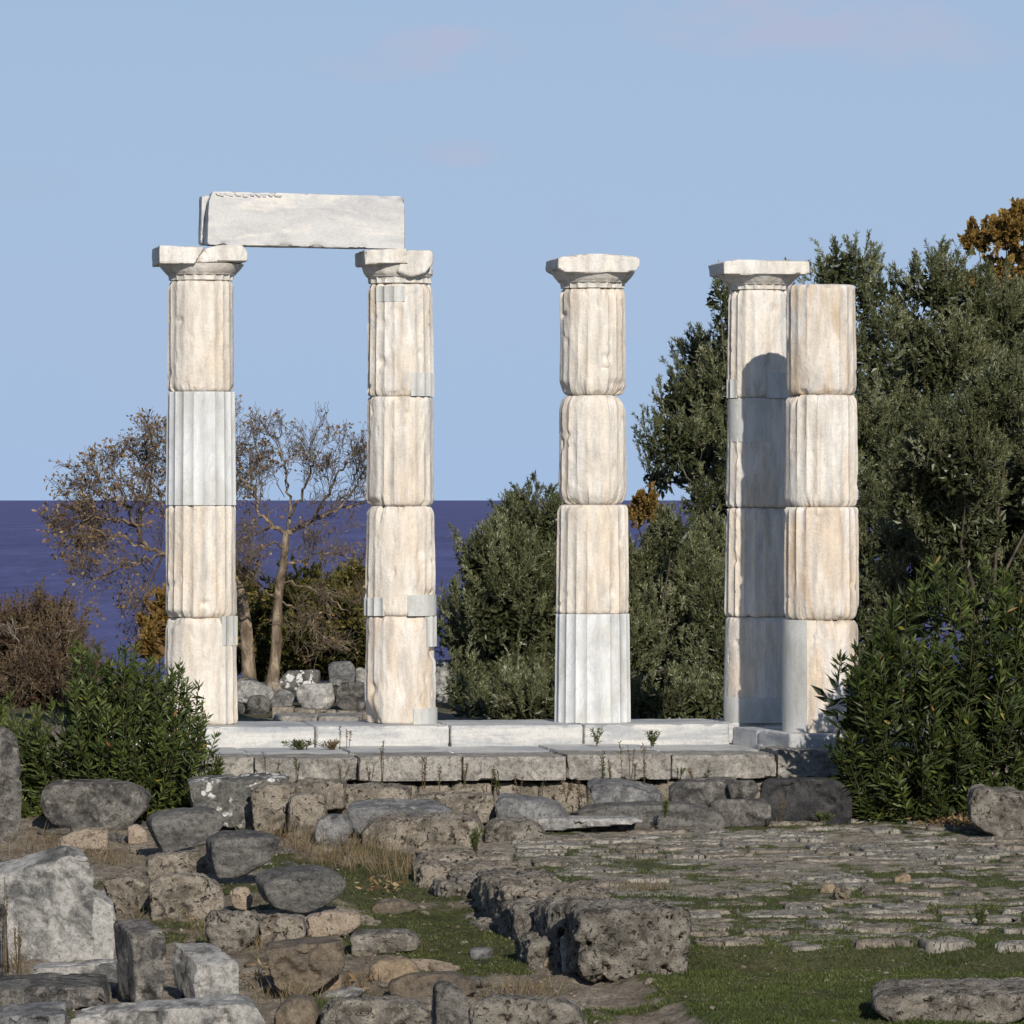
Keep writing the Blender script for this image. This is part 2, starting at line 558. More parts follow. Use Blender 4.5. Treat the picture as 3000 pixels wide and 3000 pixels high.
def box_grid(lo, hi, res):
    """quads covering a box, welded"""
    size = hi - lo
    n = np.maximum(2, np.ceil(size / res).astype(int))
    n = np.minimum(n, 70)
    key, V, Q = {}, [], []

    def vid(i, j, k):
        t = (i, j, k)
        if t not in key:
            key[t] = len(V)
            V.append(t)
        return key[t]
    for ax in range(3):
        a, b = [q for q in range(3) if q != ax]
        for side in (0, n[ax]):
            for i in range(n[a]):
                for j in range(n[b]):
                    q = []
                    for (di, dj) in ((0, 0), (1, 0), (1, 1), (0, 1)):
                        t = [0, 0, 0]
                        t[ax], t[a], t[b] = side, i + di, j + dj
                        q.append(vid(*t))
                    flip = (side == 0) ^ (ax == 1)
                    Q.append(q[::-1] if flip else q)
    V = lo + np.array(V, float) / n * size
    return V, np.array(Q, np.int32)


def stone_mesh(pts, res=0.03, p=14, kind='smooth', amp=1.0, seed=0.0):
    pts = np.asarray(pts, float)
    lo, hi = pts.min(0), pts.max(0)
    c = pts.mean(0) * 0.5 + (lo + hi) * 0.25
    N, D = hull_planes(pts, c)
    if kind == 'smooth':                                    # fracture faces
        rg = np.random.default_rng(int(seed * 100) + 5)
        nr = rg.normal(size=(14, 3))
        nr /= np.linalg.norm(nr, axis=1)[:, None]
        sup = ((pts - c) @ nr.T).max(0)
        N = np.concatenate([N, nr])
        D = np.concatenate([D, sup * rg.uniform(0.80, 0.97, 14)])
    V, Q = box_grid(lo, hi, res)
    d = V - c
    d /= np.linalg.norm(d, axis=1)[:, None]
    A = np.maximum(d @ N.T, 0) / D
    m = A.max(1)
    r = 1.0 / (m * np.power(np.power(A / m[:, None], p).sum(1), 1.0 / p))
    S = d * r[:, None]
    B = np.maximum(S @ N.T, 0) / D
    G = np.power(B, p - 1) @ (N / D[:, None])
    G /= np.linalg.norm(G, axis=1)[:, None] + 1e-9
    W = c + S
    sz = float(np.sort(hi - lo)[1])
    s = seed + 1.3
    if kind == 'smooth':
        h = 0.028 * sz * fbm(W, 2.0 / max(sz, 0.2), 4, 0.5, s) + 0.013 * fbm(W, 9, 4, 0.62, s)
        # a few broken facets
        f = fbm(W, 3.2 / max(sz, 0.2), 2, 0.5, s + 3)
        h -= 0.05 * sz * sstep(0.22, 0.40, f)
    elif kind == 'block':
        h = 0.010 * fbm(W, 3.0, 4, 0.5, s) + 0.004 * fbm(W, 16, 3, 0.5, s)
        e = np.sort(B, axis=1)[:, -2]                      # near an edge -> chips
        h -= 0.05 * sstep(0.80, 1.0, e) * sstep(0.05, 0.45, fbm(W, 5.0, 3, 0.5, s + 2))
    else:                                                   # poros: rough, pitted
        f1 = fbm(W, 3.0, 4, 0.55, s)
        f2 = fbm(W, 10.0, 4, 0.62, s + 1)
        f3 = fbm(W, 6.5, 3, 0.6, s + 2)
        h = 0.05 * f1 + 0.035 * f2 - 0.10 * sstep(0.18, 0.5, f3) - 0.06 * sstep(0.25, 0.55, fbm(W, 15.0, 2, 0.5, s + 4))
    return W + G * (h * amp)[:, None], Q


_sd = [0.0]


def stone(name, pts, mat, parent=None, res=0.03, p=14, kind='smooth', amp=1.0, yaw=None):
    _sd[0] += 1.17
    if yaw is None:
        yaw = YAW if kind == 'block' else 0.0
    ca, sa = math.cos(yaw), math.sin(yaw)
    rot = np.array(((ca, sa, 0), (-sa, ca, 0), (0, 0, 1)))      # build aligned with the block, then turn it back
    V, Q = stone_mesh(np.asarray(pts, float) @ rot.T, res, p, kind, amp, _sd[0])
    V = V @ rot
    return put(name, V, Q, M[mat], parent, sharp=34 if kind == 'block' else (55 if kind == 'smooth' else None))


def hull_box(o, e, n, s0, s1, f0, f1, z0, z1, jit=0.0):
    """8 corners in the temple frame: s along the row, f towards the viewer"""
    o, e, n = (np.array((*q[:2], 0.0)) for q in (o, e, n))
    pts = []
    for s in (s0, s1):
        for f in (f0, f1):
            for z in (z0, z1):
                q = o + e * s + n * f
                q[2] = z
                pts.append(q + rng.normal(size=3) * jit)
    return np.array(pts)


# ---------------------------------------------------------------- temple frame
CY, SY = math.cos(YAW), math.sin(YAW)
O = np.array((X(589, 70.0), 70.0, 0.0))
E = np.array((CY, SY, 0.0))                # along the colonnade, to the right and away
N_ = np.array((SY, -CY, 0.0))              # out of the front, towards the viewer


def on_plane(px, py, off):
    """photograph pixel -> point on the plane parallel to the colonnade at offset `off`"""
    k = (px - 1500.0) / F
    s = (k * (O[1] - off * CY) - O[0] - off * SY) / (CY - k * SY)
    q = O + E * s + N_ * off
    return s, np.array((q[0], q[1], Z(py, q[1])))


# ---------------------------------------------------------------- ground
KL = np.array([(-60, 2.6), (0, 2.2), (20, 0.9), (40, -0.5), (46.5, -0.47), (49, -0.40), (51.8, -0.32), (54.9, -0.24), (58.5, -0.14), (61.5, -0.02),
               (63.5, 0.10), (65, 0.20), (67, 0.26), (71.0, 0.4), (73.6, 0.80), (85, 0.62), (88, 0.80), (92, 0.92), (98, 0.70), (110, -3), (200, -18), (420, -44), (3000, -60)])
KR = np.array([(-60, 2.6), (0, 2.2), (20, 0.9), (40, -0.42), (45, -0.36), (48.6, -0.31), (49.7, -0.28), (50.2, -0.11), (56, -0.01), (61, 0.05), (66, 0.14),
               (71.0, 0.4), (73.6, 0.85), (85, 0.75), (88, 0.85), (92, 0.95), (98, 0.75), (110, -2), (200, -16), (420, -44), (3000, -60)])


def wall_x(d):
    """left foot of the old foundation wall that runs away from the viewer"""
    return 0.61 - (np.asarray(d) - 49.5) * (1.72 / 11.5)


def ground_z(x, y, rough=True):
    x, y = np.asarray(x, float), np.asarray(y, float)
    l = np.interp(y, KL[:, 0], KL[:, 1])
    r = np.interp(y, KR[:, 0], KR[:, 1])
    t = sstep(0.15, 0.6, x - wall_x(np.clip(y, 40, 66)))
    z = l * (1 - t) + r * t
    if rough:
        p = np.stack([x, y, np.zeros_like(x)], -1).reshape(-1, 3)
        near = (sstep(40, 44, y) * (1 - sstep(80, 90, y))).reshape(-1)
        fl = 0.09 * fbm(p, 1.3, 3, 0.55, 2) + 0.075 * fbm(p, 4.0, 4, 0.62, 3)
        fr = 0.030 * fbm(p, 1.1, 3, 0.5, 4) + 0.038 * fbm(p, 3.6, 4, 0.62, 5)
        tt = t.reshape(-1)
        n = (fl * (1 - tt) + fr * tt) * near
        n += 0.9 * fbm(p, 0.05, 3, 0.5, 6) * sstep(95, 140, y).reshape(-1)
        z = z + n.reshape(x.shape)
    return z


def grass_mask(x, y):
    p = np.stack([x, y * 0.8, np.zeros_like(x)], -1)
    n = fbm(p, 0.85, 4, 0.62, 21) + 0.25 * fbm(p, 4.0, 2, 0.5, 22)
    right = sstep(0.3, 0.9, x - wall_x(np.clip(y, 40, 66)))
    amt_r = np.interp(y, [44, 49.4, 50.4, 53, 57, 62, 66], [0.95, 0.85, 0.30, 0.18, 0.07, -0.06, 0.02])
    strip = np.exp(-((x - wall_x(np.clip(y, 48, 66)) + 0.75) / 0.85) ** 2)
    amt_l = -0.20 + 0.55 * strip * sstep(48.5, 51, y) * (1 - sstep(60, 63, y)) + 0.25 * sstep(1, 0, np.abs(y - 53.2))
    a = amt_l * (1 - right) + amt_r * right
    return sstep(-0.08, 0.12, n + a)


def ground_material():
    k = NT('ground_earth')
    c = k.coord('Object', rand=False)
    at = k.n('ShaderNodeAttribute', attribute_name='grassy').outputs['Fac']
    st = k.n('ShaderNodeAttribute', attribute_name='stony').outputs['Fac']
    a = k.noise(c, 2.2, 8, 0.68)
    soil = k.ramp(a, [(0.30, (0.12, 0.09, 0.062)), (0.47, (0.27, 0.225, 0.17)), (0.66, (0.41, 0.35, 0.275))])
    b = k.noise(c, 6.0, 8, 0.7)
    rock = k.ramp(b, [(0.30, (0.15, 0.128, 0.10)), (0.47, (0.36, 0.315, 0.25)), (0.66, (0.52, 0.465, 0.385))])
    col = k.mix(st, soil, rock)
    gr = k.ramp(k.noise(c, 9.0, 6, 0.7), [(0.3, (0.030, 0.040, 0.010)), (0.55, (0.070, 0.080, 0.022)), (0.72, (0.17, 0.135, 0.07))])
    col = k.mix(k.math('MULTIPLY', at, 0.85), col, gr)
    fine = k.noise(c, 26.0, 6, 0.75)
    col = k.mix(1.0, col, k.ramp(fine, [(0.32, 0.35), (0.55, 1.0)]), 'MULTIPLY')
    n = k.bump(k.math('MULTIPLY_ADD', b, 1.0, k.math('MULTIPLY', fine, 0.5)), 0.9, 0.08)
    return k.done(col, 0.95, n, 0.1)


def axis(parts):
    return np.unique(np.concatenate([np.linspace(a, b, n) for a, b, n in parts]).round(4))


gx = axis([(-900, -60, 12), (-60, -12, 14), (-12, -6.2, 20), (-6.2, 6.6, 240), (6.6, 12, 20), (12, 60, 14), (60, 900, 12)])
gy = axis([(-60, 38, 20), (38, 43, 12), (43, 67.5, 330), (67.5, 82, 40), (82, 130, 24), (130, 900, 24)])
GX, GY = np.meshgrid(gx, gy)
GZ = ground_z(GX, GY)
nx, ny = len(gx), len(gy)
idx = np.arange(nx * ny).reshape(ny, nx)
gq = np.stack([idx[:-1, :-1], idx[:-1, 1:], idx[1:, 1:], idx[1:, :-1]], -1).reshape(-1, 4)
gv = np.stack([GX, GY, GZ], -1).reshape(-1, 3)
gmask = grass_mask(gv[:, 0], gv[:, 1]) * sstep(43, 44, gv[:, 1]) * (1 - sstep(66, 68, gv[:, 1]))
gmask = np.where(gv[:, 1] > 84, 0.75, gmask)
gmask = np.where(gv[:, 1] < 43.5, 0.7, gmask)
stony = sstep(0.2, 0.7, gv[:, 0] - wall_x(np.clip(gv[:, 1], 40, 66))) * sstep(49.3, 50.2, gv[:, 1]) * (1 - sstep(66, 67, gv[:, 1]))
stony = np.clip(stony * 0.95 + 0.15 + 0.5 * fbm(gv, 0.7, 3, 0.5, 31) * sstep(43, 45, gv[:, 1]), 0, 1)
ground = add('ground', new_mesh('ground', gv, gq, ground_material(), attr={'grassy': gmask, 'stony': stony}))
tag(ground, 'earth and worn stone ground sloping away towards the sea', kind='structure')


# ---------------------------------------------------------------- sea
def sea_material():
    k = NT('sea_water')
    c = k.coord('Object', scale=(1, 0.30, 1), rand=False)
    c2 = k.coord('Object', scale=(0.010, 0.0016, 1), rand=False)
    a = k.noise(c2, 1.0, 8, 0.68)
    col = k.ramp(a, [(0.38, (0.068, 0.060, 0.180)), (0.52, (0.087, 0.080, 0.226)), (0.66, (0.120, 0.114, 0.285))])
    rip = k.noise(k.coord('Object', scale=(0.11, 0.011, 1), rand=False), 1.0, 5, 0.7)
    col = k.mix(1.0, col, k.ramp(rip, [(0.34, 0.72), (0.5, 1.0), (0.68, 1.3)]), 'MULTIPLY')
    w = k.noise(c, 0.22, 6, 0.65)
    n = k.bump(w, 1.0, 3.0)
    # a thin scatter of whitecaps
    cap = k.noise(k.coord('Object', scale=(0.10, 0.011, 1), rand=False), 1.0, 3, 0.6)
    col = k.mix(k.ramp(cap, [(0.735, 0.0), (0.75, 0.8)]), col, (0.5, 0.5, 0.58))
    return k.done(col, 0.5, n, 0.12)


SEA = -30.0
sx = np.array([-150000, -20000, -4000, -800, 0, 800, 4000, 20000, 150000], float)
sy = np.array([150, 600, 1500, 4000, 12000, 40000, 180000], float)
SXX, SYY = np.meshgrid(sx, sy)
sv = np.stack([SXX, SYY, np.full_like(SXX, SEA)], -1).reshape(-1, 3)
i2 = np.arange(sv.shape[0]).reshape(len(sy), len(sx))
sq = np.stack([i2[:-1, :-1], i2[:-1, 1:], i2[1:, 1:], i2[1:, :-1]], -1).reshape(-1, 4)
tag(add('sea', new_mesh('sea', sv, sq, sea_material())), 'deep indigo blue sea reaching to the horizon', kind='structure')

# ---------------------------------------------------------------- temple platform
plat = thing('temple_platform', tuple(O + E * 3.4 + N_ * 1.5 + np.array((0, 0, 0.5))), 'pale marble stylobate and worn lower step carrying the five columns', 'platform')
Z_STY, Z_STEP = 1.112, 0.862
sc_, _ = on_plane(2140, 2124, 0.90)
edges = [-1.35, -0.35, 1.35, 3.05, 4.75, sc_]
for a, b in zip(edges[:-1], edges[1:]):
    stone('stylobate_slab', hull_box(O, E, N_, a + 0.003, b - 0.003, -0.85, 0.90 + rng.uniform(-.008, .008), 0.80, Z_STY), 'slab', plat, 0.035, 40, 'block', 0.5)
stone('stylobate_slab', hull_box(O, E, N_, sc_ - 0.003 + 0.006, sc_ + 2.6, -0.85, 0.35, 0.80, Z_STY - 0.004), 'slab', plat, 0.04, 40, 'block', 0.5)
# the tongue of the stylobate that comes forward under the fifth column
A0, A1 = P(2143, 2124, 70.0), P(2314, 2150, 67.9)
pts = []
for q in (A0, A1):
    for dx in (0.0, 2.3):
        for z in (0.80, 1.082):
            pts.append((q[0] + dx, q[1] + dx * SY * 0.9, z))
pr = np.array(pts)
mid = (pr[0:4] * 0.55 + pr[4:8] * 0.45)
stone('stylobate_slab', np.concatenate([pr[0:4] + [0, 0.0, 0], mid + [0, 0.004, 0]]), 'slab', plat, 0.04, 40, 'block', 0.6)
stone('stylobate_slab', np.concatenate([mid - [0, 0.004, 0], pr[4:8]]), 'slab', plat, 0.04, 40, 'block', 0.5)
# lower step: front row and the paving behind it
F_STEP = 3.86
jx = [440, 600, 745, 1050, 1355, 1660, 1967, 2277, 2590, 2900]
ss = [on_plane(j, 2230, F_STEP)[0] for j in jx]
for k, (a, b) in enumerate(zip(ss[:-1], ss[1:])):
    zt = Z_STEP + (0.055 if jx[k] > 2200 else 0.0) + rng.uniform(-0.012, 0.012)
    fo = F_STEP + rng.uniform(-0.03, 0.03)
    stone('step_block', hull_box(O, E, N_, a + 0.007, b - 0.007, F_STEP - 1.15, fo, 0.57, zt), 'step', plat, 0.03, 90, 'block', 1.1)
    stone('step_paving', hull_box(O, E, N_, a + 0.10, b + 0.09, 0.2 if jx[k] < 2200 else -0.3, F_STEP - 1.16, 0.50, zt - 0.006), 'slab', plat, 0.06, 30, 'block', 0.8)
# rough foundation course under the step
s = ss[1]
while s < ss[-2]:
    w = rng.uniform(0.35, 0.75)
    stone('foundation_stone', hull_box(O, E, N_, s, s + w + 0.02, 2.5, F_STEP - 0.10 + rng.uniform(-0.05, 0.03), 0.10, 0.555, 0.01), 'poros', plat, 0.045, 10, 'poros', 0.6)
    s += w

# ---------------------------------------------------------------- columns
def drum(parent, cx, cy, z0, z1, r0, r1, mat, wear=0.5, et=0.05, eb=0.05, chips=(), flats=(), crisp=False, seed=0.0):
    """one fluted drum; th = 0 faces the viewer, positive to the right. chips: (deg, z 0..1, half width deg, half height m, depth m)"""
    nt, nz = 240, 54
    th = np.linspace(0, 2 * np.pi, nt, endpoint=False)
    tz = 0.5 - 0.5 * np.cos(np.linspace(0, np.pi, nz))
    tz = 0.55 * tz + 0.45 * np.linspace(0, 1, nz)
    T, H = np.meshgrid(th, tz)
    T, H = T.ravel(), H.ravel()
    zz = z0 + (z1 - z0) * H
    R0 = r0 + (r1 - r0) * H
    fd = 0.072 * R0
    u = 2 * ((T * 20 / (2 * np.pi) + 0.5 + seed * 0.0) % 1.0) - 1
    prof = 1 - np.abs(u) ** 2.0
    base = np.stack([np.sin(T) * R0, -np.cos(T) * R0, zz], -1)
    sdv = seed * 3.7 + 1.0
    if crisp:
        r = R0 - 0.8 * fd * prof + 0.002 * fbm(base, 6, 2, 0.5, sdv)
        edge = 0.004
        wt, wb = np.full_like(T, edge), np.full_like(T, edge)
    else:
        low = fbm(base * [1, 1, 0.30], 2.0, 3, 0.5, sdv)
        w = np.clip(wear - 0.10 + 1.5 * low, 0.03, 0.93)
        for (dc, hw, am) in flats:
            dd = (np.degrees(T) - dc + 180) % 360 - 180
            w = np.clip(w + am * np.exp(-(dd / hw) ** 2), 0.05, 0.97)
        prof = 1 - np.abs(u) ** (2.0 - 0.9 * w)
        r = R0 - fd * (prof * (1 - w) + 0.62 * w)
        r += 0.009 * fbm(base * [1, 1, 0.3], 3.0, 3, 0.5, sdv + 1) * (0.2 + w) + 0.003 * fbm(base, 15, 3, 0.55, sdv + 2)
        # nicks in the arrises
        r -= 0.014 * (1 - prof) * sstep(0.25, 0.42, fbm(base, 8.0, 3, 0.5, sdv + 5))
        r -= 0.012 * sstep(0.38, 0.50, fbm(base * [1, 1, 0.5], 4.0, 3, 0.55, sdv + 15))
        en = np.stack([np.sin(T) * 1.2, np.cos(T) * 1.2, np.full_like(T, sdv)], -1)
        wt = np.clip(0.020 + et * (1.1 + 5.0 * np.maximum(fbm(en, 1.7, 4, 0.62, sdv + 7) - 0.02, 0)), 0.012, 0.3)
        wb = np.clip(0.020 + eb * (1.1 + 5.0 * np.maximum(fbm(en, 1.7, 4, 0.62, sdv + 9) - 0.02, 0)), 0.012, 0.3)
        rg = np.random.default_rng(int(seed * 1000) + 3)
        chips = list(chips) + [(rg.uniform(-95, 95), rg.choice([0.0, 1.0]) if rg.random() < 0.75 else rg.uniform(0.1, 0.9), rg.uniform(4, 12), rg.uniform(0.025, 0.085), rg.uniform(0.014, 0.04)) for _ in range(9)]
        for (dc, zc, hw, hh, dp) in chips:
            dd = (np.degrees(T) - dc + 180) % 360 - 180
            g = np.exp(-((dd / hw) ** 4)) * np.exp(-(((zz - (z0 + zc * (z1 - z0))) / hh) ** 4))
            r -= dp * g * (1 + 0.35 * fbm(base, 7, 3, 0.6, sdv + 11))
    for (dist, wd) in ((z1 - zz, wt), (zz - z0, wb)):
        q = np.clip(1 - dist / wd, 0, 1)
        r -= wd * 0.55 * (1 - np.sqrt(np.clip(1 - q * q, 0, 1)))
    V = np.stack([cx + np.sin(T) * r, cy - np.cos(T) * r, zz], -1)
    i = np.arange(nt * nz).reshape(nz, nt)
    j = np.roll(i, -1, axis=1)
    Q = np.stack([i[:-1], j[:-1], j[1:], i[1:]], -1).reshape(-1, 4)
    V = np.concatenate([V, [[cx, cy, z0], [cx, cy, z1]]])
    nb, ntp = len(V) - 2, len(V) - 1
    T0 = np.stack([j[0], i[0], np.full(nt, nb)], -1)
    T1 = np.stack([i[-1], j[-1], np.full(nt, ntp)], -1)
    return put('drum', V, [Q, np.concatenate([T0, T1])], M[mat], parent, origin=(cx, cy, z0), sharp=28 if crisp else 42)


def patch(parent, cx, cy, px0, px1, y0, y1, d, axis_px, rad, mat='patch', fluted=True, proud=0.0):
    """new marble let into a drum: curved piece between two pixel columns and rows"""
    rp = rad * F / d
    t0, t1 = (math.asin(max(-0.999, min(0.999, (p - axis_px) / rp))) for p in (px0, px1))
    z1, z0 = Z(y0, d - rad * 0.9), Z(y1, d - rad * 0.9)
    nt, nz = max(10, int((t1 - t0) / (2 * np.pi) * 240)), 6
    T, Zg = np.meshgrid(np.linspace(t0, t1, nt), np.linspace(z0, z1, nz))
    fd = 0.072 * rad
    u = 2 * ((T * 20 / (2 * np.pi) + 0.5) % 1.0) - 1
    r = rad + proud - (fd * (1 - u ** 2) if fluted else fd * 0.25)
    fr = np.stack([cx + np.sin(T) * r, cy - np.cos(T) * r, Zg], -1)
    rb = r - 0.09
    bk = np.stack([cx + np.sin(T) * rb, cy - np.cos(T) * rb, Zg], -1)
    V = np.concatenate([fr.reshape(-1, 3), bk.reshape(-1, 3)])
    i = np.arange(nt * nz).reshape(nz, nt)
    Q = [np.stack([i[:-1, :-1], i[:-1, 1:], i[1:, 1:], i[1:, :-1]], -1).reshape(-1, 4)]
    ring = np.concatenate([i[0, :], i[1:, -1], i[-1, -2::-1], i[-2:0:-1, 0]])
    rn = np.roll(ring, -1)
    o = nt * nz
    Q.append(np.stack([rn, ring, ring + o, rn + o], -1))
    return put('patch', V, Q, M[mat], parent, sharp=28)


def echinus(parent, cx, cy, z0, z1, rn, re, seed, broken=(), mat='capital'):
    """neck with flute ends, annulets and the flaring cushion"""
    nt = 240
    th = np.linspace(0, 2 * np.pi, nt, endpoint=False)
    prof = [(0.0, 0.955, 1), (0.03, 0.99, 1), (0.22, 1.0, 1), (0.34, 1.03, 0.9), (0.36, 1.06, 0.0), (0.40, 1.075, 0), (0.405, 1.06, 0), (0.445, 1.095, 0), (0.45, 1.08, 0),
            (0.49, 1.115, 0), (0.60, None, 0), (0.70, None, 0), (0.80, None, 0), (0.90, None, 0), (0.97, None, 0), (1.0, None, 0)]
    rows = []
    for (h, k, fl) in prof:
        if k is None:
            t = (h - 0.49) / 0.51
            rr = rn * 1.115 + (re - rn * 1.115) * (0.75 * t + 0.25 * math.sin(t * math.pi / 2))
            if h == 1.0:
                rr -= 0.03
        else:
            rr = rn * k
        u = 2 * ((th * 20 / (2 * np.pi) + 0.5) % 1.0) - 1
        r = rr - fl * 0.055 * rn * (1 - u ** 2)
        z = np.full(nt, z0 + (z1 - z0) * h)
        b = np.stack([np.sin(th) * rr, -np.cos(th) * rr, z], -1)
        r = r + 0.006 * fbm(b, 6, 3, 0.5, seed)
        r -= 0.03 * sstep(0.25, 0.5, fbm(b, 4.5, 3, 0.5, seed + 3)) * (fl + 0.3)
        for (dc, hw, dp) in broken:
            dd = (np.degrees(th) - dc + 180) % 360 - 180
            r = r - dp * h * np.exp(-(dd / hw) ** 4) * (1 + 0.6 * fbm(b, 6, 3, 0.6, seed + 5))
        rows.append(np.stack([cx + np.sin(th) * r, cy - np.cos(th) * r, z], -1))
    V = np.concatenate(rows)
    nz = len(rows)
    i = np.arange(nt * nz).reshape(nz, nt)
    j = np.roll(i, -1, axis=1)
    Q = np.stack([i[:-1], j[:-1], j[1:], i[1:]], -1).reshape(-1, 4)
    V = np.concatenate([V, [[cx, cy, z1], [cx, cy, z0]]])
    T1 = np.stack([i[-1], j[-1], np.full(nt, len(V) - 2)], -1)
    T0 = np.stack([j[0], i[0], np.full(nt, len(V) - 1)], -1)
    return put('capital', V, [Q, np.concatenate([T0, T1])], M[mat], parent, origin=(cx, cy, z0), sharp=38)


def col_xy(px):
    s, q = on_plane(px, 2000, 0.0)
    return q[0], q[1]


class Column:
    def __init__(self, axis_px, base_z, rb, rt, ys, label, xy=None):
        self.ax = axis_px
        self.x, self.y = xy if xy else col_xy(axis_px)
        self.rb, self.rt = rb, rt
        self.zs = [base_z] + [Z(v, self.y) for v in ys]
        self.root = thing('marble_column', (self.x, self.y, base_z), label, 'column', 'standing columns of the ruined temple')
        self.d = []

    def rad(self, z):
        t = (z - self.zs[0]) / (self.zs[-1] - self.zs[0])
        return self.rb + (self.rt - self.rb) * t

    def drums(self, specs):
        for k, (mat, kw) in enumerate(specs):
            z0, z1 = self.zs[k], self.zs[k + 1]
            self.d.append(drum(self.root, self.x, self.y, z0, z1 - 0.002, self.rad(z0), self.rad(z1), mat, seed=self.ax * 0.01 + k * 1.7, **kw))

    def patch(self, k, px0, px1, y0, y1, **kw):
        zm = Z((y0 + y1) / 2, self.y)
        kw.setdefault('proud', 0.010)
        patch(self.d[k], self.x, self.y, px0, px1, y0, y1, self.y, self.ax, self.rad(zm), **kw)


c1 = Column(589, Z_STY, 0.474, 0.418, [1808, 1480, 1148, 823], 'leftmost column, with a fresh white fluted drum third from the ground')
c1.drums([('warm', dict(wear=0.55, et=0.06, eb=0.03, chips=[(-62, 1.0, 26, 0.10, 0.06)], flats=[(5, 30, 0.25)])),
          ('warm', dict(wear=0.32, et=0.02, eb=0.06, chips=[(-50, 0.0, 26, 0.07, 0.06)])),
          ('new', dict(crisp=True)),
          ('warm', dict(wear=0.50, et=0.05, eb=0.04, flats=[(0, 30, 0.35)]))])
c1.patch(0, 658, 699, 1806, 1892)

c2 = Column(1173, Z_STY, 0.470, 0.420, [1803, 1482, 1162, 832], 'second column from the left, many square marble patches let into its shaft')
c2.drums([('ochre', dict(wear=0.62, et=0.05, eb=0.02, chips=[(-68, 0.0, 26, 0.20, 0.10), (78, 0.66, 18, 0.08, 0.05), (20, 0.98, 14, 0.10, 0.03)], flats=[(0, 40, 0.35)])),
          ('warm', dict(wear=0.60, et=0.10, eb=0.05, chips=[(66, 0.17, 20, 0.08, 0.05)], flats=[(0, 40, 0.3)])),
          ('pale', dict(wear=0.40, et=0.03, eb=0.07, chips=[(-58, 0.02, 22, 0.06, 0.05)], flats=[(40, 34, 0.4)])),
          ('pale', dict(wear=0.42, et=0.07, eb=0.05, flats=[(20, 30, 0.3)]))])
c2.patch(0, 1252, 1282, 1806, 1896)
c2.patch(0, 1213, 1283, 2076, 2126, fluted=False)
c2.patch(1, 1064, 1123, 1751, 1805)
c2.patch(1, 1197, 1281, 1743, 1805, fluted=False)
c2.patch(3, 1098, 1189, 838, 883)
c2.patch(3, 1208, 1273, 1091, 1160)

c3 = Column(1736, Z_STY, 0.492, 0.420, [1797, 1478, 1158, 846], 'lone middle column, its lowest drum fresh white and sharply fluted')
c3.drums([('new', dict(crisp=True)),
          ('warm', dict(wear=0.22, et=0.05, eb=0.02, chips=[(-5, 1.0, 34, 0.06, 0.04)])),
          ('pale', dict(wear=0.72, et=0.17, eb=0.17, flats=[(0, 50, 0.25)])),
          ('warm', dict(wear=0.50, et=0.07, eb=0.12, chips=[(50, 0.05, 24, 0.12, 0.06), (-75, 0.04, 26, 0.1, 0.05)]))])

c4 = Column(2222, Z_STY, 0.462, 0.392, [1806, 1487, 1166, 850], 'column partly hidden behind the rightmost one, a tall shadow falling on it')
c4.drums([('pale', dict(wear=0.62, et=0.05, eb=0.02)),
          ('pale', dict(wear=0.40, et=0.05, eb=0.04)),
          ('pale', dict(wear=0.62, et=0.02, eb=0.05, flats=[(0, 45, 0.3)])),
          ('pale', dict(wear=0.45, et=0.05, eb=0.04))])
c4.patch(0, 2119, 2325, 2044, 2118, fluted=False, proud=0.006)
c4.patch(2, 2134, 2254, 1168, 1294, fluted=False, proud=-0.003)
c4.patch(3, 2130, 2151, 1110, 1165)
c4.patch(3, 2243, 2311, 1092, 1166, fluted=False)

c5 = Column(2406, 1.082, 0.490, 0.432, [1815, 1485, 1157, 835], 'rightmost column, without a capital, a smooth grey repair at its foot',
            xy=(X(2406, 68.6), 68.6))
c5.drums([('ochre', dict(wear=0.85, et=0.10, eb=0.04, chips=[(-62, 0.5, 40, 0.9, 0.03)], flats=[(20, 60, 0.4)])),
          ('ochre', dict(wear=0.32, et=0.03, eb=0.10, flats=[(15, 22, 0.2)])),
          ('pale', dict(wear=0.35, et=0.06, eb=0.09)),
          ('ochre', dict(wear=0.52, et=0.03, eb=0.07, flats=[(-10, 30, 0.5)]))])
patch(c5.d[0], c5.x, c5.y, 2288, 2356, 1817, 2146, c5.y, c5.ax, 0.486, mat='patch', fluted=False, proud=0.006)
patch(c5.d[0], c5.x, c5.y, 2350, 2385, 1818, 2148, c5.y, c5.ax, 0.458, mat='mortar', fluted=False)


# capitals ------------------------------------------------------------------
def abacus_pts(poly, off, back):
    """front outline in pixels on the plane at `off`, pushed back by `back`"""
    pts = []
    for (px, py) in poly:
        _, q = on_plane(px, py, off)
        pts.append(q)
        pts.append(q - N_ * back)
    return np.array(pts)


def capital(c, ytop, ymid, re, seed, pieces, broken=()):
    e = echinus(c.root, c.x, c.y, c.zs[-1] - 0.002, Z(ymid, c.y), c.rt * 0.985, re, seed, broken)
    for (poly, off, back, mat, kind, p, amp) in pieces:
        a = stone('abacus', abacus_pts(poly, off, back), mat, None, 0.022, p, kind, amp)
        w = a.location.copy()
        a.parent = e
        a.location = w - Vector(np.array(e.location) + np.array(c.root.location))
    return e


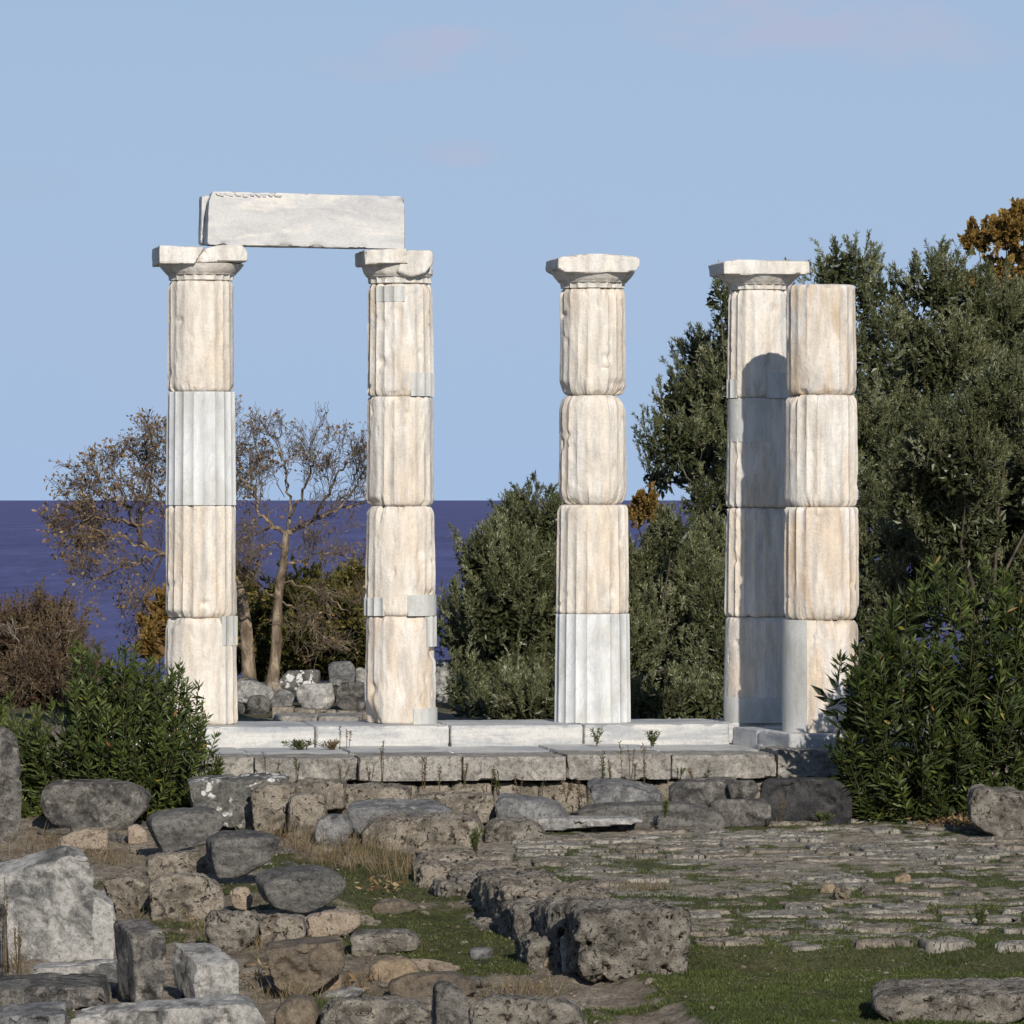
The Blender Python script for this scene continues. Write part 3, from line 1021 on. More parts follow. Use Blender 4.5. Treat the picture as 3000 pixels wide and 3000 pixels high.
capital(c1, 717, 774, 0.545, 1.0,
        [([(467, 719), (600, 722), (572, 772), (467, 771)], 0.57, 1.14, 'capital', 'block', 70, 0.7),
         ([(598, 727), (640, 717), (712, 717), (728, 735), (728, 766), (700, 768), (590, 766)], 0.50, 0.98, 'capital', 'block', 16, 1.2),
         ([(560, 770), (608, 724), (640, 720), (640, 768)], 0.54, 0.9, 'capital', 'smooth', 14, 0.8)],
        [(8, 16, 0.05)])
capital(c2, 728, 774, 0.505, 2.0,
        [([(1070, 731), (1190, 726), (1196, 772), (1070, 774)], 0.56, 1.10, 'capital', 'block', 60, 0.9),
         ([(1184, 732), (1266, 731), (1276, 745), (1274, 772), (1246, 802), (1205, 812), (1160, 800), (1170, 774)], 0.52, 1.02, 'capital', 'smooth', 22, 0.8)],
        [(88, 42, 0.11)])
capital(c3, 743, 796, 0.545, 3.0,
        [([(1636, 754), (1700, 744), (1760, 743), (1862, 750), (1876, 758), (1874, 784), (1860, 796), (1745, 801), (1655, 798), (1634, 786)], 0.56, 1.08, 'capital', 'block', 40, 1.0)])
capital(c4, 759, 806, 0.525, 4.0,
        [([(2120, 766), (2160, 760), (2372, 764), (2374, 803), (2170, 806), (2122, 803)], 0.56, 1.13, 'capital', 'block', 60, 0.9)])


# architrave ----------------------------------------------------------------
def beam_block(poly, off, back, label, mat='beam'):
    return tag(stone('architrave_block', abacus_pts(poly, off, back), mat, None, 0.03, 80, 'block', 0.8), label, 'architrave', 'architrave blocks on the left pair of columns', 'thing')


front = beam_block([(612, 585), (624, 560), (1178, 575), (1187, 584), (1187, 729), (606, 717)], 0.42, 0.42,
                   'front marble beam spanning the two left columns, chipped at its left end')
rear = beam_block([(590, 572), (1172, 586), (1176, 728), (588, 716)], -0.03, 0.36,
                  'rear marble beam just behind the front beam on the left columns')
xq = 632.0
while xq < 816:
    wq = rng.uniform(14, 30)
    yq = 565 + (xq - 632) * 0.026
    pts = abacus_pts([(xq, yq), (xq + wq, yq + 0.5), (xq + wq - rng.uniform(1, 6), yq + rng.uniform(7, 11)), (xq + rng.uniform(1, 6), yq + rng.uniform(6, 10))], 0.440, 0.06)
    w = stone('moulding', pts, 'beam', None, 0.012, 20, 'poros', 0.10)
    w.parent = front
    w.location = w.location - front.location
    xq += wq + rng.uniform(-1, 3)

# ---------------------------------------------------------------- loose stones
def seat(px, py, guess=56.0):
    """distance at which the pixel row py meets the ground"""
    lo, hi = 40.0, 67.0
    for _ in range(50):
        m = (lo + hi) / 2
        if Z(py, m) > float(ground_z(np.array([X(px, m)]), np.array([m]), False)[0]):
            lo = m
        else:
            hi = m
    return (lo + hi) / 2


def prism(poly, d, th, sx=0.0, sz=0.0, bs=0.9, bulge=0.04, drop=0.0):
    poly = np.array(poly, float)
    fr = np.array([P(a, b, d) for a, b in poly])
    fr[:, 2] = np.where(poly[:, 1] > poly[:, 1].max() - 12, fr[:, 2] - drop, fr[:, 2])
    c = fr.mean(0)
    bk = c + (fr - c) * [bs, 1, bs] + [sx, th, sz + (1 - bs) * 0.0]
    lowb = fr[:, 2].min()
    bk[:, 2] = np.maximum(bk[:, 2], lowb - 0.02)
    pts = [fr, bk]
    if bulge:
        b1 = c + [0.12 * np.ptp(fr[:, 0]) * rng.uniform(-1, 1), -bulge, 0.1 * np.ptp(fr[:, 2])]
        pts.append(b1[None])
    return np.concatenate(pts)


def rubble(name, label, mat, poly, th, cat='stone', d=None, base=None, sx=0.0, sz=0.0, bs=0.92, bulge=0.04, kind='smooth', p=14, amp=1.0,
           drop=0.04, res=0.026, group=None, parent=None):
    ys = [q[1] for q in poly]
    if d is None:
        xm = sum(q[0] for q in poly) / len(poly)
        d = seat(xm, base or max(ys))
    o = stone(name, prism(poly, d, th, sx, sz, bs, bulge, drop), mat, parent, res, p * (1.8 if kind == 'smooth' else 1), kind, amp, yaw=0.0)
    if label:
        tag(o, label, cat, group)
    return o


FG = 'fallen stones in the left foreground'
B, S_ = 'marble_block', 'boulder'
rubble('upright_slab', 'tall rounded grey slab standing at the left edge of the picture', 'grey',
       [(-60, 2122), (18, 2123), (46, 2142), (62, 2172), (64, 2425), (46, 2460), (-60, 2466)], 0.35, bulge=0.02, p=20, sx=-0.1, group=FG, cat='stone')
rubble(B, 'big speckled grey block before the left oleander, worn round at its corners', 'grey',
       [(110, 2352), (126, 2300), (392, 2296), (440, 2330), (458, 2352), (380, 2430), (331, 2440), (181, 2430), (129, 2398)], 0.60, sz=0.06, p=16, group=FG, cat='stone')
rubble(B, 'long grey block with patches of white lichen, right of the left oleander', 'spotted',
       [(548, 2290), (735, 2284), (868, 2274), (868, 2330), (760, 2430), (575, 2410), (560, 2340)], 0.55, sx=-0.10, sz=0.05, p=20, bulge=0.02, group=FG, cat='stone', base=2440)
rubble(S_, 'smooth dark grey slab tilted downwards to the left, uppermost of three dark boulders', 'greysmooth',
       [(436, 2408), (452, 2392), (640, 2374), (668, 2399), (657, 2430), (595, 2487), (480, 2504), (462, 2470)], 0.45, sx=-0.13, sz=0.05, bs=0.95, p=16, group=FG, base=2530, drop=0, amp=0.7, bulge=0.05)
rubble(S_, 'dark grey wedge-shaped boulder, middle one of three dark boulders', 'greysmooth',
       [(618, 2474), (640, 2456), (800, 2444), (832, 2462), (800, 2523), (725, 2572), (640, 2577), (626, 2540)], 0.45, sx=-0.12, sz=0.07, bs=0.96, p=18, group=FG, base=2600, drop=0, amp=0.8, bulge=0.06)
rubble(S_, 'smooth dark grey loaf-shaped boulder with a deep shadow below it', 'greysmooth',
       [(770, 2590), (800, 2560), (955, 2546), (1003, 2557), (1030, 2590), (1022, 2618), (960, 2658), (890, 2680), (805, 2662), (782, 2635)], 0.45, sx=-0.17, sz=0.05, bs=0.95, p=12, group=FG, base=2690, drop=0, amp=0.5, bulge=0.08)
big = rubble(B, 'massive upright whitish slab with a sloping broken top at far left', 'whitish',
             [(-60, 2585), (120, 2540), (206, 2508), (262, 2516), (273, 2540), (276, 2822), (-60, 2824)], 0.34, sx=-0.10, sz=0.09, bs=0.98, p=60, bulge=0.0, kind='block', amp=1.2, group=FG, cat='stone')
w = stone('broken_shoulder', prism([(268, 2612), (282, 2622), (334, 2656), (340, 2690), (333, 2822), (268, 2824)], seat(300, 2824), 0.32, -0.03, 0.05, 0.97, 0.0, 0.04), 'whitish', None, 0.026, 40, 'block', 1.2, yaw=0.0)
w.parent = big
w.location = w.location - big.location
rubble(B, 'narrow grey block cut off by the left edge, beside a dry weed', 'grey',
       [(-70, 2646), (14, 2648), (22, 2670), (27, 2870), (10, 2888), (-70, 2895)], 0.4, sx=-0.05, p=55, kind='block', amp=1.5, bulge=0.02, group=FG, cat='stone')
rubble(B, 'low pale plinth fragment in front of the whitish block', 'whitish',
       [(85, 2838), (292, 2826), (345, 2824), (345, 2872), (90, 2876)], 0.5, sz=0.02, p=55, kind='block', amp=1.5, bulge=0.01, group=FG, cat='stone')
rubble(B, 'dark upright block with a hollowed front, standing in shadow on its left', 'grey',
       [(385, 2736), (485, 2728), (489, 2794), (476, 2806), (476, 2940), (400, 2948)], 0.42, sx=-0.19, sz=0.09, bs=1.0, p=55, kind='block', amp=1.5, bulge=0.015, group=FG, cat='stone', base=2955)
rubble(B, 'upright block with a pale right face and a rounded dark left face', 'whitish',
       [(578, 2826), (702, 2822), (704, 2945), (580, 2950), (568, 2880)], 0.50, sx=-0.24, sz=0.16, bs=0.92, p=55, kind='block', amp=1.5, bulge=0.01, group=FG, cat='stone', base=2955)
rubble(B, 'long pale block along the bottom edge with a slanting end', 'whitish',
       [(206, 2986), (330, 2968), (712, 2940), (752, 2950), (800, 3030), (820, 3080), (206, 3080)], 0.40, sz=0.06, sx=-0.03, p=55, kind='block', amp=1.5, bulge=0.01, group=FG, cat='stone')
rubble(B, 'flat dark slab lying left of the upright dark block', 'grey',
       [(-60, 2905), (90, 2892), (300, 2896), (322, 2950), (-60, 2962)], 0.9, sz=0.06, p=55, kind='block', amp=1.5, bulge=0.01, group=FG, cat='stone')
rubble(B, 'pale block corner in the bottom left of the picture', 'bluish',
       [(10, 2980), (190, 2972), (200, 3080), (-60, 3080), (-60, 3010)], 0.5, sz=0.08, p=55, kind='block', amp=1.5, bulge=0.01, group=FG, cat='stone')
rubble('rock', 'pinkish beige pitted stone below the big speckled block', 'pink',
       [(171, 2455), (240, 2430), (316, 2428), (316, 2492), (270, 2512), (171, 2502)], 0.35, sz=0.02, kind='poros', amp=0.35, p=12, group=FG)
rubble('rock', 'pale pink lump of stone beside the uppermost dark boulder', 'pink',
       [(372, 2420), (400, 2412), (432, 2436), (436, 2470), (372, 2474)], 0.3, kind='poros', amp=0.3, p=10, group=FG)
rubble('rock', 'rough brown conglomerate directly under the uppermost dark boulder', 'poros',
       [(424, 2508), (590, 2492), (628, 2520), (640, 2566), (430, 2572)], 0.5, kind='poros', amp=0.7, p=12, group=FG)
rubble('rock', 'broad rough conglomerate mass below the middle dark boulder', 'poros',
       [(430, 2590), (470, 2566), (588, 2562), (650, 2606), (664, 2656), (600, 2690), (440, 2700)], 0.6, kind='poros', amp=0.9, p=12, group=FG)
rubble('rock', 'brown conglomerate lump right of the sloping whitish block', 'poros',
       [(292, 2590), (330, 2568), (436, 2572), (446, 2640), (420, 2676), (345, 2676)], 0.45, kind='poros', amp=0.8, p=12, group=FG)
rubble('rock', 'small rounded tan stone between two dark boulders', 'pink',
       [(668, 2612), (690, 2598), (726, 2600), (744, 2640), (730, 2664), (680, 2660)], 0.25, kind='poros', amp=0.4, p=8, group=FG, drop=0.02)
rubble('rock', 'dark conglomerate with a deep crevice, below the loaf-shaped boulder', 'porosgrey',
       [(602, 2690), (640, 2672), (748, 2668), (760, 2706), (752, 2752), (700, 2790), (612, 2782)], 0.5, kind='poros', amp=1.2, p=11, group=FG)
rubble('rock', 'low rough conglomerate under the right half of the loaf-shaped boulder', 'poros',
       [(754, 2700), (790, 2680), (890, 2684), (900, 2740), (860, 2772), (756, 2778)], 0.5, kind='poros', amp=0.9, p=12, group=FG)
rubble('rock', 'low pale conglomerate strip bordering the grass', 'pink',
       [(892, 2690), (960, 2668), (1050, 2676), (1062, 2710), (1020, 2740), (900, 2752)], 0.5, kind='poros', amp=0.6, p=12, group=FG)
rubble(B, 'squared brown block with a vertical crack and a dark hollow on its left', 'brown',
       [(776, 2786), (870, 2772), (1008, 2758), (1012, 2835), (935, 2900), (868, 2922), (800, 2888)], 0.5, sx=-0.03, sz=0.05, p=55, kind='block', amp=1.5, bulge=0.02, group=FG, cat='stone', base=2930)
rubble(B, 'flat grey-brown block continuing right of the cracked brown block', 'porosgrey',
       [(1022, 2742), (1195, 2734), (1238, 2762), (1224, 2784), (1032, 2800)], 0.45, sz=0.04, p=16, bulge=0.02, group=FG, cat='stone', kind='smooth')
rubble('rock', 'round tan stone leaning on the cracked brown block', 'tan',
       [(920, 2886), (935, 2850), (968, 2838), (998, 2852), (1006, 2890), (990, 2916), (930, 2918)], 0.2, p=7, group=FG, amp=0.6)
rubble('rock', 'dark brown rounded rock at the bottom edge', 'brown',
       [(800, 2975), (840, 2925), (885, 2908), (925, 2935), (942, 2990), (930, 3070), (790, 3070)], 0.4, p=9, group=FG)
rubble('rock', 'yellowish tan angular rock in the grass', 'tan',
       [(1078, 2836), (1110, 2815), (1180, 2806), (1216, 2822), (1240, 2856), (1200, 2884), (1090, 2882)], 0.35, p=9, group=FG, amp=1.3)
rubble('rock', 'low brown slab behind the small upright grey slab', 'brown',
       [(1130, 2880), (1190, 2858), (1330, 2852), (1396, 2878), (1400, 2915), (1290, 2930), (1140, 2922)], 0.45, p=12, group=FG, amp=1.2)
rubble('rock', 'rough conglomerate ledge along the bottom edge', 'porosgrey',
       [(935, 2945), (1000, 2928), (1180, 2930), (1262, 2960), (1264, 3080), (935, 3080)], 0.6, kind='poros', amp=1.0, p=14, group=FG)
rubble('upright_slab', 'small upright grey slab with a dark left side near the bottom edge', 'grey',
       [(1275, 2892), (1300, 2870), (1345, 2884), (1372, 2925), (1378, 3010), (1280, 3010)], 0.24, sx=-0.05, p=16, group=FG, cat='stone', base=3015)
rubble('rock', 'pitted conglomerate with whitish lumps at the bottom edge', 'porosgrey',
       [(1380, 2945), (1450, 2922), (1600, 2930), (1680, 2945), (1720, 2990), (1720, 3080), (1380, 3080)], 0.6, kind='poros', amp=1.0, p=13, group=FG)
rubble('rock', 'white marble chunk on the conglomerate at the bottom edge', 'whitish',
       [(1640, 2945), (1662, 2930), (1690, 2942), (1690, 2962), (1645, 2966)], 0.15, d=47.0, p=9, group=FG, drop=0)
rubble('rock', 'pale angular marble chip before the upright grey slab', 'whitish',
       [(1440, 2985), (1470, 2972), (1500, 2985), (1500, 3010), (1440, 3014)], 0.18, p=10, group=FG)
rubble('rock', 'small brown triangular stone lying by the end of the wall', 'tan',
       [(1590, 2822), (1606, 2800), (1626, 2818), (1624, 2834), (1592, 2836)], 0.12, p=9, group=FG, drop=0.02)
rubble('rock', 'white upright splinter of marble leaning under the wall end', 'whitish',
       [(1640, 2740), (1668, 2742), (1672, 2842), (1648, 2850), (1640, 2800)], 0.10, sx=0.04, p=18, group=FG, bulge=0.005)
rubble('rock', 'flat pale stone sunk in the grass near the wall', 'bluish',
       [(1370, 2786), (1400, 2778), (1450, 2782), (1446, 2800), (1380, 2802)], 0.3, p=12, group=FG)
rubble('rock', 'earth-coloured flat stone in the middle of the grass strip', 'brown',
       [(1080, 2662), (1120, 2640), (1180, 2636), (1230, 2660), (1180, 2676), (1090, 2674)], 0.5, p=9, group=FG, amp=1.2)

# half-sunk lumps between the big blocks
lumps = [stone_mesh(unit_pts * [0.5, 0.45, 0.33], 0.055, 20, 'smooth' if k % 2 else 'poros', 0.7, 120 + k) for k, unit_pts in
         enumerate([(lambda q: q / np.linalg.norm(q, axis=1)[:, None])(rng.normal(size=(16, 3))) for _ in range(8)])]
lump_me = [new_mesh('rock', v, q, M[('poros', 'porosgrey', 'pink', 'brown', 'poros', 'porosgrey', 'whitish', 'grey')[k]]) for k, (v, q) in enumerate(lumps)]
lump_col = ('rough beige', 'pitted grey', 'pinkish', 'brown', 'rough beige', 'pitted grey', 'whitish', 'mottled grey')
nl = 0
for _ in range(900):
    py = rng.uniform(2440, 2990)
    px = rng.uniform(0, 1560)
    dq = seat(px, py)
    xq = X(px, dq)
    if xq > float(wall_x(dq)) - 0.35 or (1020 < px and 2560 < py < 2840 and rng.random() < 0.9):
        continue
    sq_ = rng.uniform(0.16, 0.46)
    kq = int(rng.integers(8))
    o = add('rock', lump_me[kq])
    o.location = (xq, dq + 0.15, float(ground_z(np.array([xq]), np.array([dq + 0.15]))[0]) + sq_ * 0.02)
    o.scale = (sq_ * rng.uniform(0.9, 1.6), sq_, sq_ * rng.uniform(0.6, 1.0))
    o.rotation_euler = (rng.uniform(-.2, .2), rng.uniform(-.2, .2), rng.uniform(0, 6.28))
    tag(o, 'small %s stone half sunk in the earth among the big fallen blocks' % lump_col[kq], 'stone', 'half-sunk small %s stones in the left foreground' % lump_col[kq])
    nl += 1
    if nl >= 70:
        break

# marble blocks between the three dark boulders and the step
rubble(B, 'bluish white block fragment leaning in the weeds', 'bluish',
       [(920, 2412), (960, 2388), (1012, 2390), (1040, 2430), (1010, 2478), (975, 2490), (915, 2470)], 0.35, sz=0.02, p=13, cat='stone', base=2488)
rubble(B, 'long pale marble slab lying level behind the weeds, dark broken end', 'bluish',
       [(1010, 2378), (1040, 2372), (1300, 2370), (1330, 2380), (1330, 2412), (1080, 2420), (1050, 2450), (1030, 2420)], 0.6, sz=0.10, p=18, cat='stone', base=2470, bulge=0.01)

# ---------------------------------------------------------------- old foundation walls
wall = thing('foundation_wall', (0.4, 55.0, -0.3), 'rough low wall of pitted blocks running from the front right towards the platform', 'wall')


def wl_stone(d0, d1, x0, x1, z0, z1, mat='porosgrey', amp=1.0, p=16, name='wall_block'):
    pts = []
    for d in (d0, d1):
        for xx in (x0, x1):
            for z in (z0, z1):
                pts.append((float(wall_x(d)) + xx, d, z + rng.uniform(-0.02, 0.02)))
    return stone(name, np.array(pts), mat, wall, 0.03, p, 'poros', amp)


wl_stone(49.5, 50.35, 0.0, 0.98, -0.36, 0.285, 'porosgrey', 1.7, 13)
d = 50.75
while d < 60.6:
    ln = rng.uniform(0.7, 1.5)
    lf = rng.uniform(-0.26, 0.16)
    wl_stone(d + 0.02, d + ln - rng.uniform(0, 0.08), lf, rng.uniform(0.8, 1.05), -0.45, 0.22 - 0.014 * (d - 50) + rng.uniform(-0.10, 0.04), 'porosgrey' if rng.random() < 0.6 else 'poros', 1.7, 11)
    if rng.random() < 0.6:
        wl_stone(d + 0.1, d + ln * 0.7, lf - 0.22, lf + 0.12, -0.45, -0.12 + rng.uniform(-0.1, 0.1), 'porosgrey', 1.4, 10)
    d += ln
wl2 = thing('foundation_wall', tuple(P(900, 2440, 63.6)), 'broken foundation wall of pitted brown blocks below the lower step', 'wall')
for (poly, d, th, mat, amp) in (
        ([(730, 2312), (770, 2302), (862, 2300), (866, 2352), (852, 2392), (770, 2470), (744, 2440)], 63.2, 0.8, 'poros', 0.9),
        ([(846, 2336), (880, 2328), (948, 2326), (956, 2470), (852, 2474), (838, 2440)], 62.9, 0.9, 'poros', 0.9),
        ([(860, 2298), (930, 2292), (1010, 2296), (1010, 2360), (866, 2362)], 64.0, 0.8, 'poros', 0.8),
        ([(950, 2318), (1090, 2304), (1200, 2312), (1200, 2390), (955, 2390)], 64.3, 0.7, 'poros', 0.8),
        ([(1060, 2440), (1090, 2404), (1180, 2398), (1195, 2470), (1190, 2520), (1075, 2520)], 62.0, 0.9, 'poros', 1.0),
        ([(1150, 2412), (1260, 2396), (1395, 2402), (1420, 2450), (1400, 2500), (1165, 2500)], 62.0, 0.9, 'poros', 1.0),
        ([(1180, 2340), (1320, 2326), (1450, 2334), (1450, 2400), (1185, 2400)], 64.6, 0.6, 'poros', 0.8),
        ([(1420, 2420), (1470, 2404), (1560, 2408), (1600, 2440), (1600, 2470), (1420, 2470)], 62.6, 0.7, 'porosgrey', 0.8)):
    stone('wall_block', prism(poly, d, th, 0, 0.02, 0.96, 0.02, 0.05), mat, wl2, 0.03, 16, 'poros', amp)

# ---------------------------------------------------------------- blocks below the step at centre right
ST = 'fallen blocks in front of the lower step'
rubble(B, 'fallen wedge-shaped marble block with a dark upright left end', 'bluish',
       [(1448, 2342), (1468, 2336), (1600, 2352), (1650, 2368), (1700, 2400), (1450, 2404)], 0.5, d=64.2, sz=0.05, p=18, bulge=0.02, cat='stone', group=ST, drop=0.15)
rubble(B, 'long thin white marble slab lying flat at the edge of the terrace', 'rear',
       [(1502, 2400), (1560, 2397), (1880, 2399), (1884, 2412), (1506, 2424)], 0.7, p=55, kind='block', amp=1.5, bulge=0.005, cat='stone', group=ST, d=63.9, drop=0.08)
rubble(B, 'flat bluish grey slab sloping right, with weeds growing before it', 'bluish',
       [(1700, 2312), (1740, 2296), (1850, 2304), (1940, 2330), (1960, 2372), (1740, 2372)], 0.7, d=65.2, sz=0.08, p=18, bulge=0.02, cat='stone', group=ST, drop=0.1)
rubble(B, 'low dark slab under the bluish grey sloping slab', 'greysmooth',
       [(1690, 2374), (1760, 2362), (1990, 2356), (2120, 2380), (2130, 2404), (1690, 2402)], 0.6, d=64.5, sz=0.03, p=16, bulge=0.02, cat='stone', group=ST, drop=0.12, kind='poros', amp=0.4)
rubble(B, 'grey stepped block left of the deeply shaded block', 'grey',
       [(1956, 2312), (1990, 2296), (2080, 2288), (2170, 2290), (2176, 2345), (2040, 2392), (1962, 2372)], 0.6, d=65.3, sz=0.04, p=16, bulge=0.03, cat='stone', group=ST, drop=0.1)
rubble(B, 'low grey block on the grass in front of the grey stepped block', 'grey',
       [(2060, 2356), (2110, 2342), (2240, 2342), (2262, 2362), (2260, 2404), (2062, 2404)], 0.5, d=64.8, p=20, bulge=0.02, cat='stone', group=ST, drop=0.08)
rubble(B, 'small rounded grey block wedged above the low grey block', 'grey',
       [(2128, 2300), (2150, 2288), (2210, 2286), (2226, 2310), (2216, 2340), (2140, 2344)], 0.3, d=65.1, p=10, bulge=0.03, cat='stone', group=ST, drop=0.0)
rubble(B, 'large dark block coloured as shaded by the right oleander', 'shadedark',
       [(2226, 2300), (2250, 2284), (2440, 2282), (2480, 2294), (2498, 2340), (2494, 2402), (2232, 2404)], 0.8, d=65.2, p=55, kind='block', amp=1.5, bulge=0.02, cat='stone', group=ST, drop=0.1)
rubble('rock', 'pitted grey boulder at the right edge beyond the oleander', 'porosgrey',
       [(2838, 2345), (2860, 2310), (2940, 2318), (3080, 2345), (3080, 2470), (2900, 2450), (2846, 2420)], 0.7, d=63.2, sz=0.05, p=14, cat='stone', kind='poros', amp=1.0, drop=0.1)
rubble(B, 'long worn slab lying in the grass at the lower right corner', 'porosgrey',
       [(2552, 2935), (2590, 2915), (2780, 2912), (3080, 2910), (3080, 2975), (2900, 3000), (2640, 2996), (2560, 2975)], 1.1, sz=0.05, p=16, cat='stone', kind='poros', amp=0.7)
rubble('rock', 'small brown lump of stone on the stony terrace', 'brown',
       [(2440, 2612), (2470, 2600), (2498, 2618), (2496, 2640), (2446, 2640)], 0.2, p=8, amp=1.5, kind='poros')
rubble('rock', 'reddish brown crumbly stone beside the small brown lump', 'tan',
       [(2404, 2596), (2424, 2588), (2448, 2598), (2444, 2618), (2404, 2616)], 0.2, p=8, amp=1.0, kind='poros')
rubble('rock', 'small white pebble on the stony terrace', 'rear',
       [(2318, 2586), (2328, 2580), (2338, 2584), (2338, 2594), (2320, 2596)], 0.06, p=6, drop=0.0, amp=0.4, res=0.015)
rubble('rock', 'ochre stone lying on the terrace towards the right', 'tan',
       [(2622, 2570), (2645, 2560), (2668, 2568), (2664, 2586), (2626, 2588)], 0.2, p=8, amp=1.0, kind='poros')

# ---------------------------------------------------------------- rubble behind the colonnade
RB = 'white rubble behind the left columns'


def rear(label, poly, d, th=0.5, mat='rear', p=12, amp=1.0, **k):
    rubble('rubble_stone', label, mat, poly, th, d=d, p=p, amp=amp, group=RB, **k)


rear('flat white ledge stone low behind the first column', [(690, 1998), (740, 1992), (806, 2020), (800, 2046), (690, 2056)], 85.8, amp=1.2)
rear('grey stone peeping over the white ledge stone', [(690, 1988), (720, 1982), (752, 1992), (760, 2016), (690, 2020)], 86.5, mat='grey')
rear('round grey boulder lowest in the rubble heap', [(719, 2060), (732, 2038), (770, 2036), (794, 2056), (790, 2086), (770, 2098), (728, 2094)], 84.8, p=8, mat='grey')
rear('small grey stone left of the round grey boulder', [(690, 2058), (712, 2060), (720, 2080), (712, 2094), (690, 2094)], 85.1, p=9, mat='grey', th=0.3)
rear('white wedge-shaped stone right of the round boulder', [(788, 2056), (812, 2018), (850, 2026), (868, 2050), (860, 2062), (800, 2068)], 85.4, amp=1.0, mat='whitish')
rear('long grey lichened block topping the rubble', [(812, 1990), (836, 1966), (938, 1962), (944, 2000), (930, 2022), (812, 2020)], 86.8, mat='spotted', p=16)
rear('big pale broken block in the rubble', [(864, 2030), (872, 2006), (978, 2000), (988, 2046), (966, 2072), (890, 2078), (872, 2062)], 85.6, p=14)
rear('upright grey block rising highest in the rubble', [(960, 1946), (972, 1938), (1026, 1938), (1042, 1960), (1038, 2004), (966, 2006)], 86.6, mat='bluish', p=16)
rear('tall dark grey block hard against the second column', [(984, 2012), (1000, 1998), (1066, 1998), (1076, 2040), (1076, 2082), (1030, 2082), (984, 2070)], 85.5, mat='grey', p=18)
rear('small pale stone between the upright block and the second column', [(1040, 1960), (1056, 1954), (1074, 1962), (1074, 2000), (1042, 2002)], 86.9, th=0.3)
rear('pale pink stone in the middle of the rubble', [(780, 2000), (800, 1994), (826, 2004), (828, 2024), (786, 2028)], 86.6, mat='pink', th=0.3)
rear('pale block showing right of the second column', [(1270, 1938), (1290, 1932), (1334, 1936), (1340, 1976), (1272, 1980)], 86.6, mat='rear', p=18)
rear('rough pale stones under the block right of the second column', [(1272, 1984), (1330, 1984), (1350, 2040), (1342, 2082), (1272, 2084)], 86.2, amp=1.5)
rear('low pale stone half hidden under the olive bush', [(1420, 2086), (1440, 2078), (1476, 2080), (1490, 2108), (1420, 2110)], 85.2, th=0.3)
low = thing('low_rear_wall', tuple(P(940, 2112, 83.2)), 'low course of pitted blocks behind the stylobate', 'wall')
for (a, b, y0, y1) in ((795, 862, 2070, 2100), (862, 926, 2076, 2106), (926, 985, 2080, 2108), (985, 1050, 2082, 2110), (1050, 1110, 2084, 2112), (1260, 1340, 2090, 2112), (1340, 1440, 2094, 2114)):
    stone('wall_block', prism([(a, y0), (b - 1, y0 + 2), (b - 1, y1 + 12), (a, y1 + 12)], 83.4, 0.5, 0, 0.0, 1.0, 0.0, 0.05), 'poros', low, 0.035, 22, 'poros', 0.45)
for (a, b) in ((800, 930), (930, 1060)):
    stone('wall_block', prism([(a, 2098), (b - 1, 2098), (b - 1, 2128), (a, 2128)], 81.8, 0.8, 0, 0.02, 1.0, 0.0, 0.05), 'step', low, 0.04, 26, 'block', 1.2)

# ---------------------------------------------------------------- worn paving of the terrace
pav = [stone_mesh(np.array([(sx_ * rng.uniform(0.8, 1), sy_ * rng.uniform(0.7, 1), sz_) for sx_ in (-0.5, 0, 0.5) for sy_ in (-0.5, 0.5) for sz_ in (-0.06, 0.035)]) * [1, 1, 1],
                  0.075, 9, 'poros', 0.55, 40 + k) for k in range(9)]
pav_me = [new_mesh('paving_stone', v, q, M['paving' if k % 4 else 'poros']) for k, (v, q) in enumerate(pav)]
dd = 50.12
cnt = 0
far_v, far_q, far_o = [], [], 0
while dd < 66.0:
    dep = rng.uniform(0.30, 0.62)
    xx = float(wall_x(dd)) + 1.0 + rng.uniform(0, 0.3)
    xe = X(3150, dd)
    while xx < xe:
        w = rng.uniform(0.28, 1.0) if dd > 50.6 else rng.uniform(0.5, 1.2)
        keep = 0.93 if dd < 50.6 else (0.72 if dd < 52 else 0.80)
        if rng.random() < keep:
            yy = dd + dep / 2 + rng.uniform(-.08, .08)
            zc_ = float(ground_z(np.array([xx + w / 2]), np.array([yy]), False)[0])
            zs_ = 1.6 if dd < 50.6 else 1.0
            loc = (xx + w / 2, yy, zc_ + rng.uniform(-0.032, 0.006))
            scl = (w * (1 if rng.random() < .5 else -1) * 0.98, dep * (1 if rng.random() < .5 else -1), rng.uniform(0.8, 1.3) * zs_)
            rz = YAW + rng.uniform(-.25, .25)
            mi = int(rng.integers(len(pav_me)))
            if cnt < 295:
                o = add('paving_stone', pav_me[mi], ground)
                o.location, o.scale, o.rotation_euler = loc, scl, (rng.uniform(-.02, .02), rng.uniform(-.015, .015), rz)
            else:
                V, Q = pav[mi]
                ca, sa = math.cos(rz), math.sin(rz)
                Vr = (V * scl) @ np.array(((ca, sa, 0), (-sa, ca, 0), (0, 0, 1)))
                far_v.append(Vr + loc)
                far_q.append((Q if scl[0] * scl[1] > 0 else Q[:, ::-1]) + far_o)
                far_o += len(V)
            cnt += 1
        xx += w + rng.uniform(0.0, 0.05)
    dd += dep + rng.uniform(0.0, 0.06)
if far_v:
    tag(put('paving_stones', np.concatenate(far_v), np.concatenate(far_q), M['paving'], ground, origin=(2, 60, 0)), kind='stuff')

# ---------------------------------------------------------------- plants: builders
def unit(v):
    return v / (np.linalg.norm(v, axis=-1, keepdims=True) + 1e-9)


